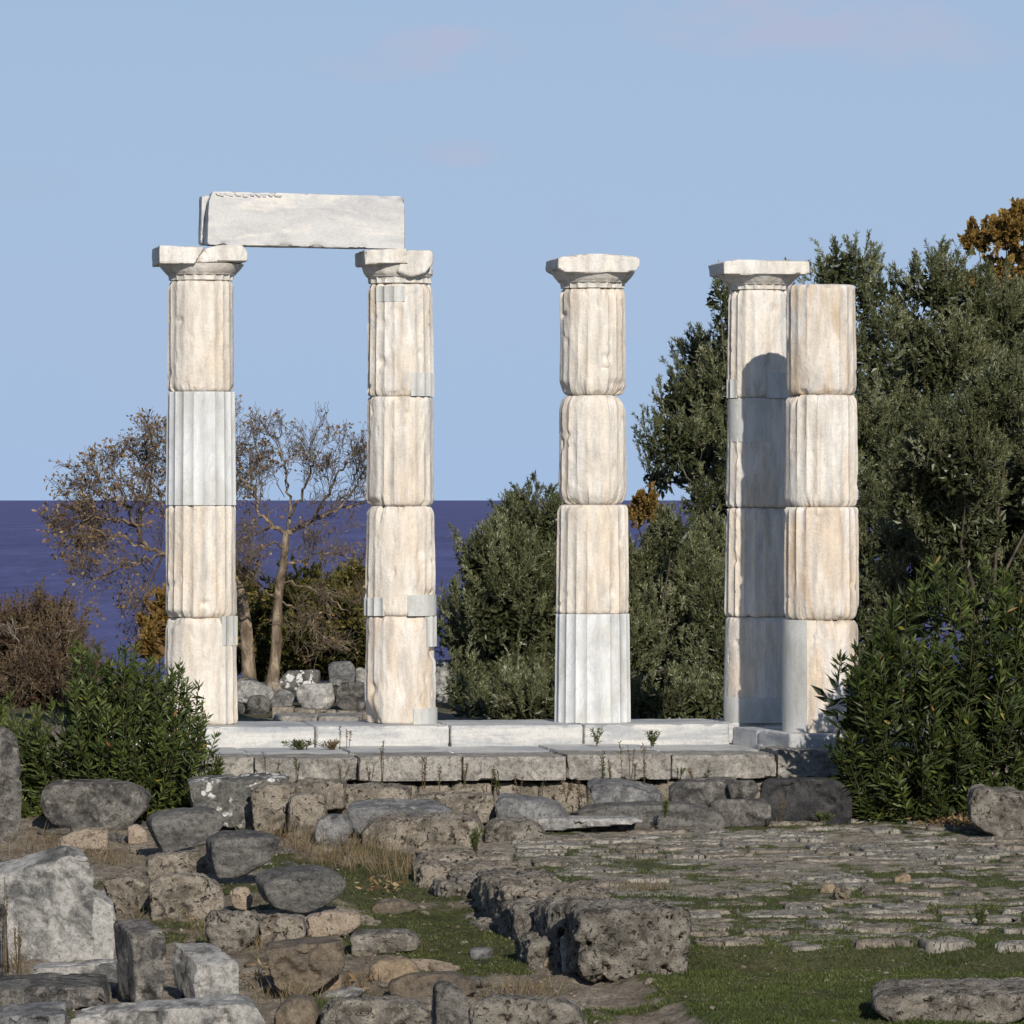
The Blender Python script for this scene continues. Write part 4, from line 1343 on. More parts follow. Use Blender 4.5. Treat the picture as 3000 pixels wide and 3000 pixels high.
def leaf_mesh(B0, D, L, W, tint, fold=0.25, pos=0.45):
    n = len(B0)
    D = unit(D)
    rv = unit(rng.normal(size=(n, 3)))
    S = unit(np.cross(D, rv))
    U = np.cross(S, D)
    L, W = np.broadcast_to(L, n)[:, None], np.broadcast_to(W, n)[:, None]
    mid = B0 + D * L * pos
    V = np.stack([B0, mid + S * W / 2 + U * W * fold, B0 + D * L, mid - S * W / 2 + U * W * fold], 1).reshape(-1, 3)
    k = np.arange(n)[:, None] * 4
    T = np.concatenate([k + [0, 1, 2], k + [0, 2, 3]], 1).reshape(-1, 3)
    return V, T, np.repeat(tint, 4)


def leaf_obj(name, sets, mat, parent, origin, **k):
    Vs, Ts, ts, o = [], [], [], 0
    for V, T, t in sets:
        Vs.append(V)
        Ts.append(T + o)
        ts.append(t)
        o += len(V)
    return put(name, np.concatenate(Vs), np.concatenate(Ts), M[mat], parent, origin=origin, smooth=False, attr={'tint': np.concatenate(ts)}, **k)


def tube_mesh(branches, kmin=3):
    """branches: list of (pts (n,3), radii (n,))"""
    Vs, Qs, o = [], [], 0
    for pts, rad in branches:
        pts, rad = np.asarray(pts, float), np.asarray(rad, float)
        k = 8 if rad[0] > 0.06 else (5 if rad[0] > 0.018 else kmin)
        tn = unit(np.gradient(pts, axis=0))
        up = np.array((0.31, 0.88, 0.2))
        a = unit(np.cross(tn, up))
        b = np.cross(tn, a)
        ang = np.linspace(0, 2 * np.pi, k, endpoint=False)
        ring = pts[:, None] + rad[:, None, None] * (np.cos(ang)[None, :, None] * a[:, None] + np.sin(ang)[None, :, None] * b[:, None])
        m = len(pts)
        i = np.arange(m * k).reshape(m, k) + o
        j = np.roll(i, -1, axis=1)
        Vs.append(ring.reshape(-1, 3))
        Qs.append(np.stack([i[:-1], j[:-1], j[1:], i[1:]], -1).reshape(-1, 4))
        o += m * k
    return np.concatenate(Vs), np.concatenate(Qs)


def curve(a, b, n=6, wob=0.08, sag=0.0):
    a, b = np.asarray(a, float), np.asarray(b, float)
    t = np.linspace(0, 1, n)[:, None]
    L = np.linalg.norm(b - a)
    w = np.cumsum(rng.normal(size=(n, 3)), 0) * wob * L / n
    w -= t * w[-1]
    p = a + (b - a) * t + w
    p[:, 2] -= sag * L * 4 * (t[:, 0] * (1 - t[:, 0]))
    return p


def sub_branches(path, r0, level, out, tips, spread=0.9, up=0.25, n=(7, 6, 5), lens=(1.0, 0.5, 0.26), start=0.2):
    """children of a limb, recursively"""
    m = n[level]
    seg = unit(np.gradient(path, axis=0))
    for q in range(m):
        t = rng.uniform(start, 1.0) if q else 1.0
        f = t * (len(path) - 1)
        i = min(int(f), len(path) - 2)
        p = path[i] + (path[i + 1] - path[i]) * (f - i)
        d = unit(seg[i] + rng.normal(size=3) * spread * 0.62 + [0, 0, up])
        L = lens[level] * rng.uniform(0.55, 1.2) * (1.15 - 0.4 * t)
        e = p + d * L
        pts = curve(p, e, 5, 0.35, -0.06)
        r = max(0.0045, r0 * (0.5 if level == 0 else 0.55) * (1.1 - 0.4 * t))
        out.append((pts, np.linspace(r, max(0.0035, r * 0.4), 5)))
        if level + 1 < len(n):
            sub_branches(pts, r, level + 1, out, tips, spread, up, n, lens, 0.15)
        else:
            tips.append((pts[-1], d))


def ell(lobes, d, depth=0.9, jit=2.1):
    """lobes in pixels -> centres, radii in metres"""
    C = np.array([P(l[0], l[1], d + (l[4] if len(l) > 4 else rng.uniform(-1, 1) * jit)) for l in lobes])
    Rr = np.array([(l[2] * d / F, l[2] * d / F * depth, l[3] * d / F) for l in lobes])
    return C, Rr


def twig_crown(C, Rr, n_tw, leaves, L, W, tw_len, up=0.95, fill=0.75, front=0.7, droop=0.0, big=2.2, dark=0.0, shell=(0.45, 1.0), sub=7, per=9):
    """clumps on the lobes, sprays on the clumps, twigs on the sprays, leaves on the twigs; filler leaves inside, tinted dark as shade"""
    # clumps
    sc, sr = [], []
    for c, r in zip(C, Rr):
        k = max(3, int(sub * (0.5 + r[2])))
        dv = unit(rng.normal(size=(k, 3)))
        dv[:, 1] = np.where(rng.random(k) < front, -np.abs(dv[:, 1]), dv[:, 1])
        dv[:, 2] = np.where(rng.random(k) < 0.6, np.abs(dv[:, 2]), dv[:, 2])
        sc.append(c + dv * r * rng.uniform(0.50, 0.78, (k, 1)))
        sr.append(np.outer(rng.uniform(0.30, 0.50, k), np.ones(3)) * r.mean() * [1, 1, 1.15])
    sc, sr = np.concatenate(sc), np.concatenate(sr)
    w = sr[:, 0] ** 2
    ns = n_tw // per
    pick = rng.choice(len(sc), ns, p=w / w.sum())
    dv = unit(rng.normal(size=(ns, 3)) + [0, -0.35, 0.6])
    rr = shell[0] + (shell[1] - shell[0]) * np.sqrt(rng.random(ns))
    B0 = sc[pick] + dv * sr[pick] * rr[:, None]
    Ax = unit(dv * 0.6 + np.array((0, 0, up)) + rng.normal(size=(ns, 3)) * 0.22)
    SL = tw_len * rng.uniform(0.8, 1.9, ns)
    f = rng.random((ns, per))
    P0 = (B0[:, None] + Ax[:, None] * (SL[:, None, None] * (f[..., None] - 0.3))).reshape(-1, 3)
    Td = unit(np.repeat(Ax, per, 0) + rng.normal(size=(ns * per, 3)) * 0.30)
    m = len(P0)
    TL = tw_len * rng.uniform(0.5, 1.0, m) * (1.15 - 0.6 * f.reshape(-1))
    ft = rng.random((m, leaves)) * 0.95 + 0.05
    base = (P0[:, None] + Td[:, None] * (TL[:, None, None] * (ft[..., None] - 0.2))).reshape(-1, 3)
    ld = unit(np.repeat(Td, leaves, 0) * 1.0 + rng.normal(size=(m * leaves, 3)) * 0.40 + [0, 0, -droop])
    cl_t = rng.normal(0.46, 0.10, len(sc))
    sp_t = np.repeat(np.clip(cl_t[pick] + rng.normal(0, 0.10, ns), 0, 1), per)
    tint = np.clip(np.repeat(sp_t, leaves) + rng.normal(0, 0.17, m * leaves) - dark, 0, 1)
    sets = [leaf_mesh(base, ld, L * rng.uniform(0.7, 1.2, len(base)), W * rng.uniform(0.8, 1.2, len(base)), tint)]
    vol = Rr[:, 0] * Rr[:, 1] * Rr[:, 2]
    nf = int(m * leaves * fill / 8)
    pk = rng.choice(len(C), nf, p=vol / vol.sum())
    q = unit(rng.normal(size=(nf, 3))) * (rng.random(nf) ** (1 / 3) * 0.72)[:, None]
    sets.append(leaf_mesh(C[pk] + q * Rr[pk], rng.normal(size=(nf, 3)), L * big, W * big * 2.2, np.clip(rng.normal(0.15, 0.08, nf), 0, 1)))  # inner leaves tinted dark, shade of the crown's depths put into their colour
    return sets, (P0, Td, TL)


def leafy_tree(name, label, cat, mat, lobes, d, base_px, n_tw, leaves, L, W, tw, group=None, bark='barkolive', trunk_r=0.14, twig_show=0.15, **k):
    C, Rr = ell(lobes, d)
    bz = float(ground_z(np.array([X(base_px, d)]), np.array([d + 0.3]), False)[0])
    b0 = np.array((X(base_px, d), d + 0.3, bz - 0.1))
    t = thing(name, tuple(b0), label, cat, group)
    br = []
    top = C.mean(0)
    top = b0 + (top - b0) * 0.45
    tr = curve(b0, top, 7, 0.15)
    br.append((tr, np.linspace(trunk_r, trunk_r * 0.6, 7)))
    for c in C:
        a = tr[rng.integers(3, 7)]
        br.append((curve(a, c, 6, 0.2), np.linspace(trunk_r * 0.22, 0.008, 6)))
    V, Q = tube_mesh(br)
    put('trunk', V, Q, M[bark], t, origin=b0)
    sets, (P0, Td, TL) = twig_crown(C, Rr, n_tw, leaves, L, W, tw, **k)
    tag(leaf_obj('crown', sets, mat, t, C.mean(0)), kind='stuff')
    if twig_show:
        s = rng.random(len(P0)) < twig_show
        br = [(np.stack([p - q * l * 0.6, p, p + q * l * 0.5]), np.array((0.006, 0.005, 0.003))) for p, q, l in zip(P0[s], Td[s], TL[s])]
        V, Q = tube_mesh(br)
        tag(put('twigs', V, Q, M[bark], t, origin=C.mean(0)), kind='stuff')
    return t


# ---------------------------------------------------------------- olive trees
OG = 'olive trees behind the right columns'
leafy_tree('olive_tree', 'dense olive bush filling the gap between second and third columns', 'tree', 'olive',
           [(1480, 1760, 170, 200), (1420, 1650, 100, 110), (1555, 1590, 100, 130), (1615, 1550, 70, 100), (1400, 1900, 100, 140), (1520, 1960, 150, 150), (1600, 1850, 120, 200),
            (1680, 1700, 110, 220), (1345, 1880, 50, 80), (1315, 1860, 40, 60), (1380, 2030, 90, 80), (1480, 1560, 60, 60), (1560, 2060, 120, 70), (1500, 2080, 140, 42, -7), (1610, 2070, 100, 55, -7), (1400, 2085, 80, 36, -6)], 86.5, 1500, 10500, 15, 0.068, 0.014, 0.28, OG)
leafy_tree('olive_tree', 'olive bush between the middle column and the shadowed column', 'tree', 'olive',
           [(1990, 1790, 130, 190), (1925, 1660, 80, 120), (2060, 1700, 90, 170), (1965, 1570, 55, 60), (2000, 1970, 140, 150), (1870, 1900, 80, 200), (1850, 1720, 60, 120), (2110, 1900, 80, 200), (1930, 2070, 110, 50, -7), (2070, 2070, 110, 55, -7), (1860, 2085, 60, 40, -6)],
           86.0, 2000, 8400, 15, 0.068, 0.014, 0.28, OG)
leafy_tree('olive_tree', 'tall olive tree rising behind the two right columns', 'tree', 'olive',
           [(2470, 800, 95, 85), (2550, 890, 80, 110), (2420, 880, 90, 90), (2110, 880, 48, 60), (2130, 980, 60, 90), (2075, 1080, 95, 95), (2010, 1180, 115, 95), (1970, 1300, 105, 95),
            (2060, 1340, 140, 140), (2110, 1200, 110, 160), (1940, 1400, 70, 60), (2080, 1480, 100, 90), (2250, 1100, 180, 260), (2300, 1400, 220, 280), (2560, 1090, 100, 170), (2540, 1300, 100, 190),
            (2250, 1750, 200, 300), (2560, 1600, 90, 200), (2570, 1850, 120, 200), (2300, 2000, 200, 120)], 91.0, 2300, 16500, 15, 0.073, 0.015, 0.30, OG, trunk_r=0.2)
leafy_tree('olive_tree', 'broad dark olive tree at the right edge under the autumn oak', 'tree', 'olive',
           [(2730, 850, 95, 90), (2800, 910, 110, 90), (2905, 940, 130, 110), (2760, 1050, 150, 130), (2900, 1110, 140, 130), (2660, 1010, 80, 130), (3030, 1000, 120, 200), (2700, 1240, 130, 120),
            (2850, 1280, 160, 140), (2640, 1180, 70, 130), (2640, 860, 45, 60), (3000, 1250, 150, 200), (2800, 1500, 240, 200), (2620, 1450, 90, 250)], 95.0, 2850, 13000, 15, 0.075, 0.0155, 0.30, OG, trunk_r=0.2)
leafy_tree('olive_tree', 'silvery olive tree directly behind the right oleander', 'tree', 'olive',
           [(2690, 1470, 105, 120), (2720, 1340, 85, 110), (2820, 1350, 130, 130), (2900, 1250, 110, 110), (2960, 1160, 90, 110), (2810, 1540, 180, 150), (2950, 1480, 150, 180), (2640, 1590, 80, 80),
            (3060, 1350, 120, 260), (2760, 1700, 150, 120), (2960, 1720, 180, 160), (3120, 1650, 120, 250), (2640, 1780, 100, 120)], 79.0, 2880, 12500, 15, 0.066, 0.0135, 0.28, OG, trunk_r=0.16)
leafy_tree('shrub', 'small orange autumn shrub glimpsed between olives right of the middle column', 'shrub', 'oak',
           [(1905, 1515, 50, 34), (1870, 1540, 30, 30), (1930, 1545, 40, 34)], 88.3, 1900, 260, 14, 0.06, 0.045, 0.25, None, trunk_r=0.04, fill=0.0)
leafy_tree('oak_tree', 'autumn oak with golden brown leaves in the upper right corner', 'tree', 'oak',
           [(2868, 730, 50, 42), (2950, 690, 70, 44), (3000, 660, 50, 40), (2995, 750, 80, 60), (2900, 840, 62, 44), (2985, 860, 75, 60), (3070, 760, 90, 140), (2826, 742, 22, 12), (3100, 940, 100, 120), (2840, 840, 34, 30)],
           99.0, 3010, 4200, 11, 0.085, 0.06, 0.24, None, bark='bark', trunk_r=0.16, fill=0.0, up=0.3, sub=16)

# ---------------------------------------------------------------- bare plane trees
def bare_tree(label, trunk, limbs, d, leaf_share, n=(8, 7, 5), lens=(0.70, 0.42, 0.24), yspread=1.3):
    tp = np.array([P(a, b, d) for a, b, _ in trunk])
    t = thing('plane_tree', tuple(tp[0]), label, 'tree', 'bare plane trees behind the left columns')
    br = [(tp, np.array([r for _, _, r in trunk]))]
    tips = []
    for pts, r0 in limbs:
        q = np.array([P(a, b if b > 1560 else 1560 - (1560 - b) * 0.80, d) for a, b in pts])
        off = rng.uniform(-yspread, yspread)
        q[:, 1] += off * np.linspace(0, 1, len(q))
        # refine
        tt = np.linspace(0, len(q) - 1, len(q) * 4)
        qq = np.stack([np.interp(tt, np.arange(len(q)), q[:, k]) for k in range(3)], 1)
        qq[1:] += rng.normal(size=qq[1:].shape) * 0.025
        br.append((qq, np.linspace(r0, 0.014, len(qq))))
        sub_branches(qq, min(0.032, r0 * 0.6), 0, br, tips, 0.95, 0.22, n, lens, 0.22)
    V, Q = tube_mesh(br)
    put('trunk', V, Q, M['bark'], t, origin=tp[0])
    tp_, td_ = np.array([a for a, _ in tips]), np.array([b for _, b in tips])
    m = rng.random(len(tp_)) < leaf_share
    b0 = np.repeat(tp_[m], 2, 0) + rng.normal(size=(m.sum() * 2, 3)) * 0.03
    dd = np.repeat(td_[m], 2, 0) + rng.normal(size=b0.shape) * 0.9 + [0, 0, -0.3]
    leaf_obj('crown', [leaf_mesh(b0, dd, rng.uniform(0.05, 0.11, len(b0)), rng.uniform(0.035, 0.075, len(b0)), np.clip(rng.normal(0.5, 0.25, len(b0)), 0, 1))], 'dryleaf', t, tp_.mean(0))


bare_tree('bare plane tree with forked upright limbs between the two left columns',
          [(797, 2010, .13), (804, 1950, .105), (810, 1889, .10), (811, 1830, .095), (814, 1760, .088), (822, 1700, .08), (830, 1656, .074), (837, 1584, .066), (838, 1560, .06)],
          [([(838, 1562), (793, 1527), (757, 1480), (742, 1403), (730, 1310), (742, 1215)], .046),
           ([(838, 1562), (881, 1543), (918, 1511), (995, 1470), (1063, 1450), (1100, 1400)], .046),
           ([(838, 1562), (850, 1500), (842, 1420), (838, 1330), (815, 1240)], .036),
           ([(850, 1500), (890, 1420), (915, 1330), (930, 1280)], .03),
           ([(918, 1511), (960, 1430), (1000, 1340), (1030, 1290)], .03),
           ([(793, 1527), (773, 1548), (735, 1570), (695, 1592), (640, 1610)], .03),
           ([(742, 1403), (700, 1350), (680, 1290), (668, 1230)], .028),
           ([(830, 1656), (890, 1640), (960, 1620), (1040, 1635)], .028),
           ([(834, 1610), (810, 1590), (770, 1600), (720, 1640)], .024),
           ([(822, 1700), (900, 1720), (970, 1750), (1030, 1800)], .022),
           ([(995, 1470), (1050, 1380), (1075, 1310)], .024),
           ([(814, 1760), (870, 1790), (930, 1850), (960, 1900)], .02),
           ([(814, 1760), (770, 1720), (730, 1690), (700, 1650)], .02)], 100.0, 0.10)
bare_tree('leaning plane tree with brown leaves left of and behind the first column',
          [(731, 2010, .15), (727, 1930, .13), (721, 1838, .12), (713, 1780, .11), (700, 1720, .10), (660, 1670, .09), (600, 1640, .08), (540, 1628, .07)],
          [([(540, 1628), (478, 1622), (433, 1605), (400, 1540), (380, 1470), (353, 1400), (350, 1330)], .05),
           ([(478, 1622), (420, 1640), (370, 1657), (302, 1690), (270, 1700)], .032),
           ([(433, 1605), (370, 1580), (300, 1560), (240, 1520)], .03),
           ([(400, 1540), (330, 1510), (270, 1500), (215, 1540)], .028),
           ([(400, 1540), (430, 1440), (440, 1340), (444, 1260)], .032),
           ([(540, 1628), (480, 1500), (460, 1400), (420, 1310)], .034),
           ([(380, 1470), (320, 1430), (290, 1400)], .024),
           ([(370, 1657), (330, 1640), (280, 1620), (230, 1600)], .022),
           ([(600, 1640), (560, 1480), (540, 1360), (500, 1270)], .034),
           ([(478, 1622), (440, 1700), (420, 1760), (400, 1830)], .022),
           ([(660, 1670), (660, 1550), (680, 1430), (700, 1360)], .03)], 101.0, 0.45, n=(9, 7, 5))

# ---------------------------------------------------------------- undergrowth behind the bare trees
SG = 'shrubs on the slope behind the left columns'
leafy_tree('shrub', 'tangled olive brown shrub right of the bare tree trunk', 'shrub', 'shrub',
           [(880, 1800, 110, 90), (970, 1830, 110, 100), (1040, 1770, 60, 90), (1090, 1850, 80, 120), (930, 1740, 70, 50)], 104.0, 930, 2600, 10, 0.085, 0.04, 0.4, SG, bark='bark', trunk_r=0.05, twig_show=0.8, up=0.3)
leafy_tree('shrub', 'dark green shrub low behind the white rubble', 'shrub', 'shrub',
           [(930, 1940, 130, 60), (1040, 1950, 100, 60), (830, 1930, 60, 70), (760, 1950, 60, 60), (690, 1900, 60, 90), (880, 1890, 90, 50)], 103.0, 900, 2400, 10, 0.085, 0.045, 0.4, SG, bark='bark', trunk_r=0.05, dark=0.08, up=0.4)
leafy_tree('shrub', 'brownish green shrub close behind the two bare trunks', 'shrub', 'shrub',
           [(740, 1840, 60, 100), (800, 1860, 60, 80), (690, 1780, 60, 80)], 105.0, 740, 1200, 10, 0.085, 0.04, 0.4, SG, bark='bark', trunk_r=0.05, twig_show=0.8)
leafy_tree('shrub', 'rusty orange shrub left of the first column above the oleander', 'shrub', 'oak',
           [(470, 1850, 50, 55), (500, 1800, 50, 50), (440, 1900, 40, 40), (540, 1880, 70, 80)], 98.0, 500, 700, 12, 0.085, 0.06, 0.32, SG, bark='bark', trunk_r=0.05)
t = leafy_tree('shrub', 'brown leafless thicket at the left edge before the sea', 'shrub', 'brownleaf',
               [(120, 1900, 130, 110), (50, 1880, 100, 90), (200, 1960, 90, 110), (90, 1830, 90, 50), (150, 1840, 70, 50), (30, 1990, 120, 110), (150, 2050, 150, 100), (250, 2030, 70, 80), (-60, 1950, 120, 150)],
               88.0, 110, 6500, 9, 0.05, 0.020, 0.36, SG, bark='bark', trunk_r=0.05, twig_show=1.0, fill=0.35, up=0.3)
br, tips = [], []
for (pts, r0) in (([(70, 2110), (72, 2020), (75, 1950), (66, 1900), (45, 1865)], .026), ([(130, 2100), (140, 2030), (165, 1980), (200, 1950), (232, 1935)], .026),
                  ([(120, 2060), (115, 1990), (120, 1930), (150, 1885)], .018)):
    q = np.array([P(a, b, 86.6) for a, b in pts])
    tt = np.linspace(0, len(q) - 1, len(q) * 3)
    qq = np.stack([np.interp(tt, np.arange(len(q)), q[:, k]) for k in range(3)], 1)
    qq[1:] += rng.normal(size=qq[1:].shape) * 0.012
    br.append((qq, np.linspace(r0, 0.008, len(qq))))
    sub_branches(qq, 0.014, 0, br, tips, 0.9, 0.2, (5, 3), (0.4, 0.25), 0.2)
V, Q = tube_mesh(br)
tag(put('pale_branches', V, Q, M['barkpale'], t), 'pale bare branches standing out from the brown thicket')


# ---------------------------------------------------------------- oleanders
def in_poly(px, py, poly):
    ins = np.zeros(len(px), bool)
    n = len(poly)
    for i in range(n):
        (x1, y1), (x2, y2) = poly[i], poly[(i + 1) % n]
        c = ((y1 > py) != (y2 > py)) & (px < (x2 - x1) * (py - y1) / (y2 - y1 + 1e-9) + x1)
        ins ^= c
    return ins


def oleander(label, poly, d, thick, root_px, root_y, n_sh, leaf=0.155, width=0.028, yellow=0.02, bright=0.0):
    poly = np.array(poly, float)
    lo, hi = poly.min(0), poly.max(0)
    px, py = rng.uniform(lo[0], hi[0], n_sh * 4), rng.uniform(lo[1], hi[1], n_sh * 4)
    ok = in_poly(px, py, poly)
    px, py = px[ok][:n_sh], py[ok][:n_sh]
    # shoots along the outline too, so that it comes out spiky
    e = []
    for i in range(len(poly)):
        a, b = poly[i], poly[(i + 1) % len(poly)]
        k = max(1, int(np.hypot(*(b - a)) / 22))
        for q in range(k):
            e.append(a + (b - a) * (q / k) + rng.normal(size=2) * 13 - [0, abs(rng.normal()) * 9])
    e = np.array(e)
    e = e[e[:, 1] < root_y - 90]
    px, py = np.concatenate([px, e[:, 0]]), np.concatenate([py, e[:, 1]])
    m = len(px)
    cx, cy = poly.mean(0)
    rim = np.clip(1 - np.hypot((px - cx) / (hi[0] - lo[0]) * 2, (py - cy) / (hi[1] - lo[1]) * 2) ** 2, 0.03, 1)
    th = thick * np.sqrt(rim)
    off = np.where(rng.random(m) < 0.7, -1, 1) * th * np.sqrt(rng.random(m))
    dp = d + off
    tip = np.stack([X(px, dp), dp, Z(py, dp)], 1)
    root = P(root_px, root_y, d)
    root[2] = float(ground_z(root[0:1], root[1:2], False)[0])
    t = thing('oleander_bush', tuple(root), label, 'bush', 'oleander bushes flanking the temple steps')
    out = tip - (root + np.stack([(tip[:, 0] - root[0]) * 0.55, np.zeros(m), np.zeros(m)], 1))
    dirv = unit(out + rng.normal(size=(m, 3)) * 0.12 * np.linalg.norm(out, axis=1, keepdims=True))
    dirv = unit(dirv + [0, 0, 0.45])
    SL = rng.uniform(0.32, 0.75, m)
    lv = 30
    f = np.sort(rng.random((m, lv)), 1)
    f = f ** 0.75
    base = (tip[:, None] - dirv[:, None] * (SL[:, None, None] * (1 - f[..., None]) + 0.5 * leaf)).reshape(-1, 3)
    D0 = np.repeat(dirv, lv, 0)
    rad = unit(np.cross(D0, unit(rng.normal(size=(m * lv, 3)))))
    open_ = (1.35 - 0.75 * f.reshape(-1))[:, None]
    ld = unit(D0 * (0.9 - 0.35 * open_) + rad * open_ * 0.85 + rng.normal(size=rad.shape) * 0.12)
    st = np.repeat(np.clip(rng.normal(0.46 + bright, 0.12, m), 0.1, 0.85), lv)
    tint = np.clip(st + rng.normal(0, 0.12, m * lv) + 0.22 * (f.reshape(-1) - 0.5), 0, 0.88)
    ye = rng.random(m * lv) < yellow
    tint = np.where(ye, rng.uniform(0.92, 1.0, m * lv), tint)
    Ls = leaf * rng.uniform(0.7, 1.15, m * lv) * (1.05 - 0.35 * f.reshape(-1))
    s1 = leaf_mesh(base, ld, Ls, width * rng.uniform(0.85, 1.2, m * lv), tint, 0.22)
    nf = 2600
    pk = rng.integers(0, m, nf)
    fb = tip[pk] - dirv[pk] * rng.uniform(0.45, 0.9, nf)[:, None] + np.stack([rng.normal(size=nf) * .08, rng.uniform(0.1, 0.5, nf), rng.normal(size=nf) * .06], 1)
    fb[:, 2] = np.maximum(fb[:, 2], root[2] + 0.05)
    s2 = leaf_mesh(fb, rng.normal(size=(nf, 3)), leaf * 1.3, width * 2.2, np.clip(rng.normal(0.15, 0.08, nf), 0, 1))  # filler leaves coloured dark to stand for the bush's shaded inside
    tag(leaf_obj('leaves', [s1, s2], 'oleander', t, tip.mean(0)), kind='stuff')
    br = [(np.stack([q - v * l, q - v * l * 0.5, q]), np.array((0.009, 0.007, 0.004))) for q, v, l in zip(tip, dirv, SL)]
    for q, v, l in list(zip(tip, dirv, SL))[:40]:
        br.append((curve(root + np.array((rng.normal() * 0.25 + (q[0] - root[0]) * 0.2, 0.15 + rng.normal() * 0.15, 0)), q - v * l, 5, 0.1), np.linspace(0.016, 0.009, 5)))
    V, Q = tube_mesh(br)
    tag(put('stems', V, Q, M['stem'], t, origin=root), kind='stuff')
    return t


oleander('glossy dark green oleander in front of the first column', [(-40, 2140), (20, 2095), (100, 2085), (150, 2055), (215, 2000), (232, 1890), (262, 1900), (292, 1895), (330, 1935), (372, 1892), (410, 1905),
         (470, 1908), (515, 1950), (545, 1948), (560, 2000), (590, 2030), (602, 2055), (596, 2110), (628, 2150), (636, 2190), (660, 2235), (672, 2262), (640, 2300), (480, 2345), (300, 2360), (120, 2400), (60, 2440), (-40, 2440)],
         65.2, 0.85, 330, 2400, 330, yellow=0.012, bright=0.10)
oleander('large dark oleander standing right of the columns', [(2425, 2190), (2490, 2150), (2480, 2080), (2500, 2010), (2482, 1930), (2505, 1890), (2560, 1880), (2585, 1800), (2640, 1725), (2680, 1745), (2722, 1665), (2745, 1640),
         (2800, 1690), (2832, 1655), (2872, 1645), (2915, 1690), (2965, 1660), (3010, 1700), (3150, 1750), (3300, 1950), (3380, 2350), (2950, 2330), (2870, 2330), (2810, 2400), (2700, 2430), (2560, 2405), (2500, 2350), (2450, 2260), (2470, 2230)],
         65.5, 0.95, 2760, 2412, 420, leaf=0.205, width=0.037, yellow=0.016, bright=-0.04)
oleander('bright yellowish green shoots at the left edge behind the tall slab', [(-120, 2100), (-60, 2000), (-10, 2000), (16, 2040), (10, 2100), (-20, 2180), (-120, 2200)], 66.5, 0.3, -50, 2330, 60, bright=0.42, yellow=0.1)


# ---------------------------------------------------------------- grass and weeds
def scatter(n, d0, d1, p0=-80, p1=3080):
    dd = 1.0 / rng.uniform(1.0 / d1, 1.0 / d0, n)
    pp = rng.uniform(p0, p1, n)
    return X(pp, dd), dd


def blades(x, y, L, W, lean, tint, z=None):
    z = ground_z(x, y) if z is None else z
    n = len(x)
    D = np.stack([rng.normal(size=n) * lean, rng.normal(size=n) * lean, np.ones(n)], 1)
    return leaf_mesh(np.stack([x, y, z - 0.008], 1), D, L, W, tint, 0.1, 0.4)


sets = []
x, y = (np.concatenate(q) for q in zip(scatter(330000, 44.0, 66.0), scatter(200000, 44.0, 51.0)))
g = grass_mask(x, y)
onwall = (x > wall_x(y) - 0.05) & (x < wall_x(y) + 1.0) & (y > 49.4) & (y < 61.5)
k = (rng.random(len(x)) < g * 0.9) & ~onwall
x, y, g = x[k], y[k], g[k]
hn = np.clip(0.75 + 0.8 * fbm(np.stack([x, y, x * 0], 1), 1.6, 3, 0.5, 71), 0.35, 1.7)
tn = 0.45 + 0.42 * fbm(np.stack([x, y, x * 0], 1), 0.9, 3, 0.5, 73)
sets.append(blades(x, y, 0.042 * hn * rng.uniform(0.4, 1.6, len(x)), 0.008, 0.7, np.clip(tn + rng.normal(0, 0.17, len(x)), 0, 1)))
# moss and short tufts here and there on the rest
x, y = scatter(26000, 44.0, 66.5)
k = (fbm(np.stack([x, y, x * 0], 1), 1.4, 3, 0.55, 75) > 0.15)
x, y = x[k], y[k]
sets.append(blades(x, y, rng.uniform(0.015, 0.05, len(x)), 0.008, 0.5, np.clip(rng.normal(0.55, 0.25, len(x)), 0, 1)))
tag(leaf_obj('grass', sets, 'grass', None, (0, 55, 0)), 'short green grass growing between the worn stones', 'grass', kind='stuff')

# straw: dry stalks in loose drifts
sets = []
drifts = [(800, 2470, 60, 30, 260, .30), (900, 2480, 70, 30, 320, .35), (1000, 2530, 90, 35, 420, .35), (1110, 2540, 90, 40, 420, .34), (1080, 2480, 70, 25, 260, .34), (1180, 2560, 40, 40, 160, .3),
          (120, 2490, 120, 25, 330, .28), (330, 2530, 60, 20, 220, .22), (250, 2520, 80, 18, 180, .2), (480, 2690, 80, 20, 200, .2), (620, 2740, 60, 20, 180, .2), (740, 2780, 60, 20, 160, .22),
          (860, 2930, 90, 20, 200, .24), (1060, 2900, 90, 20, 150, .2), (1130, 2790, 120, 20, 140, .16), (1540, 2920, 100, 20, 260, .24), (1880, 2610, 80, 14, 340, .16), (760, 2900, 30, 20, 90, .26),
          (1900, 2430, 200, 8, 200, .12), (2300, 2412, 180, 8, 160, .12), (2860, 2425, 80, 14, 200, .2), (700, 2500, 40, 20, 100, .2), (1250, 2440, 80, 20, 120, .2), (40, 2860, 30, 20, 80, .3)]
for (px, py, sx_, sy_, n, L) in drifts:
    qx, qy = px + rng.normal(size=n) * sx_ * 0.6, np.clip(py + rng.normal(size=n) * sy_ * 0.6, 2405, 3000)
    dd = np.array([seat(a, b) for a, b in zip(qx[:12], qy[:12])])
    d_of = np.interp(qy, np.sort(qy[:12]), np.sort(dd)[::-1])
    xx, yy = X(qx, d_of), d_of
    n = len(xx)
    kq = rng.random(n) < 0.8
    xx, yy, n = xx[kq], yy[kq], int(kq.sum())
    sets.append(blades(xx, yy, L * rng.uniform(0.25, 1.15, n), 0.0065, 0.42, np.clip(rng.normal(0.5, 0.25, n), 0, 1)))
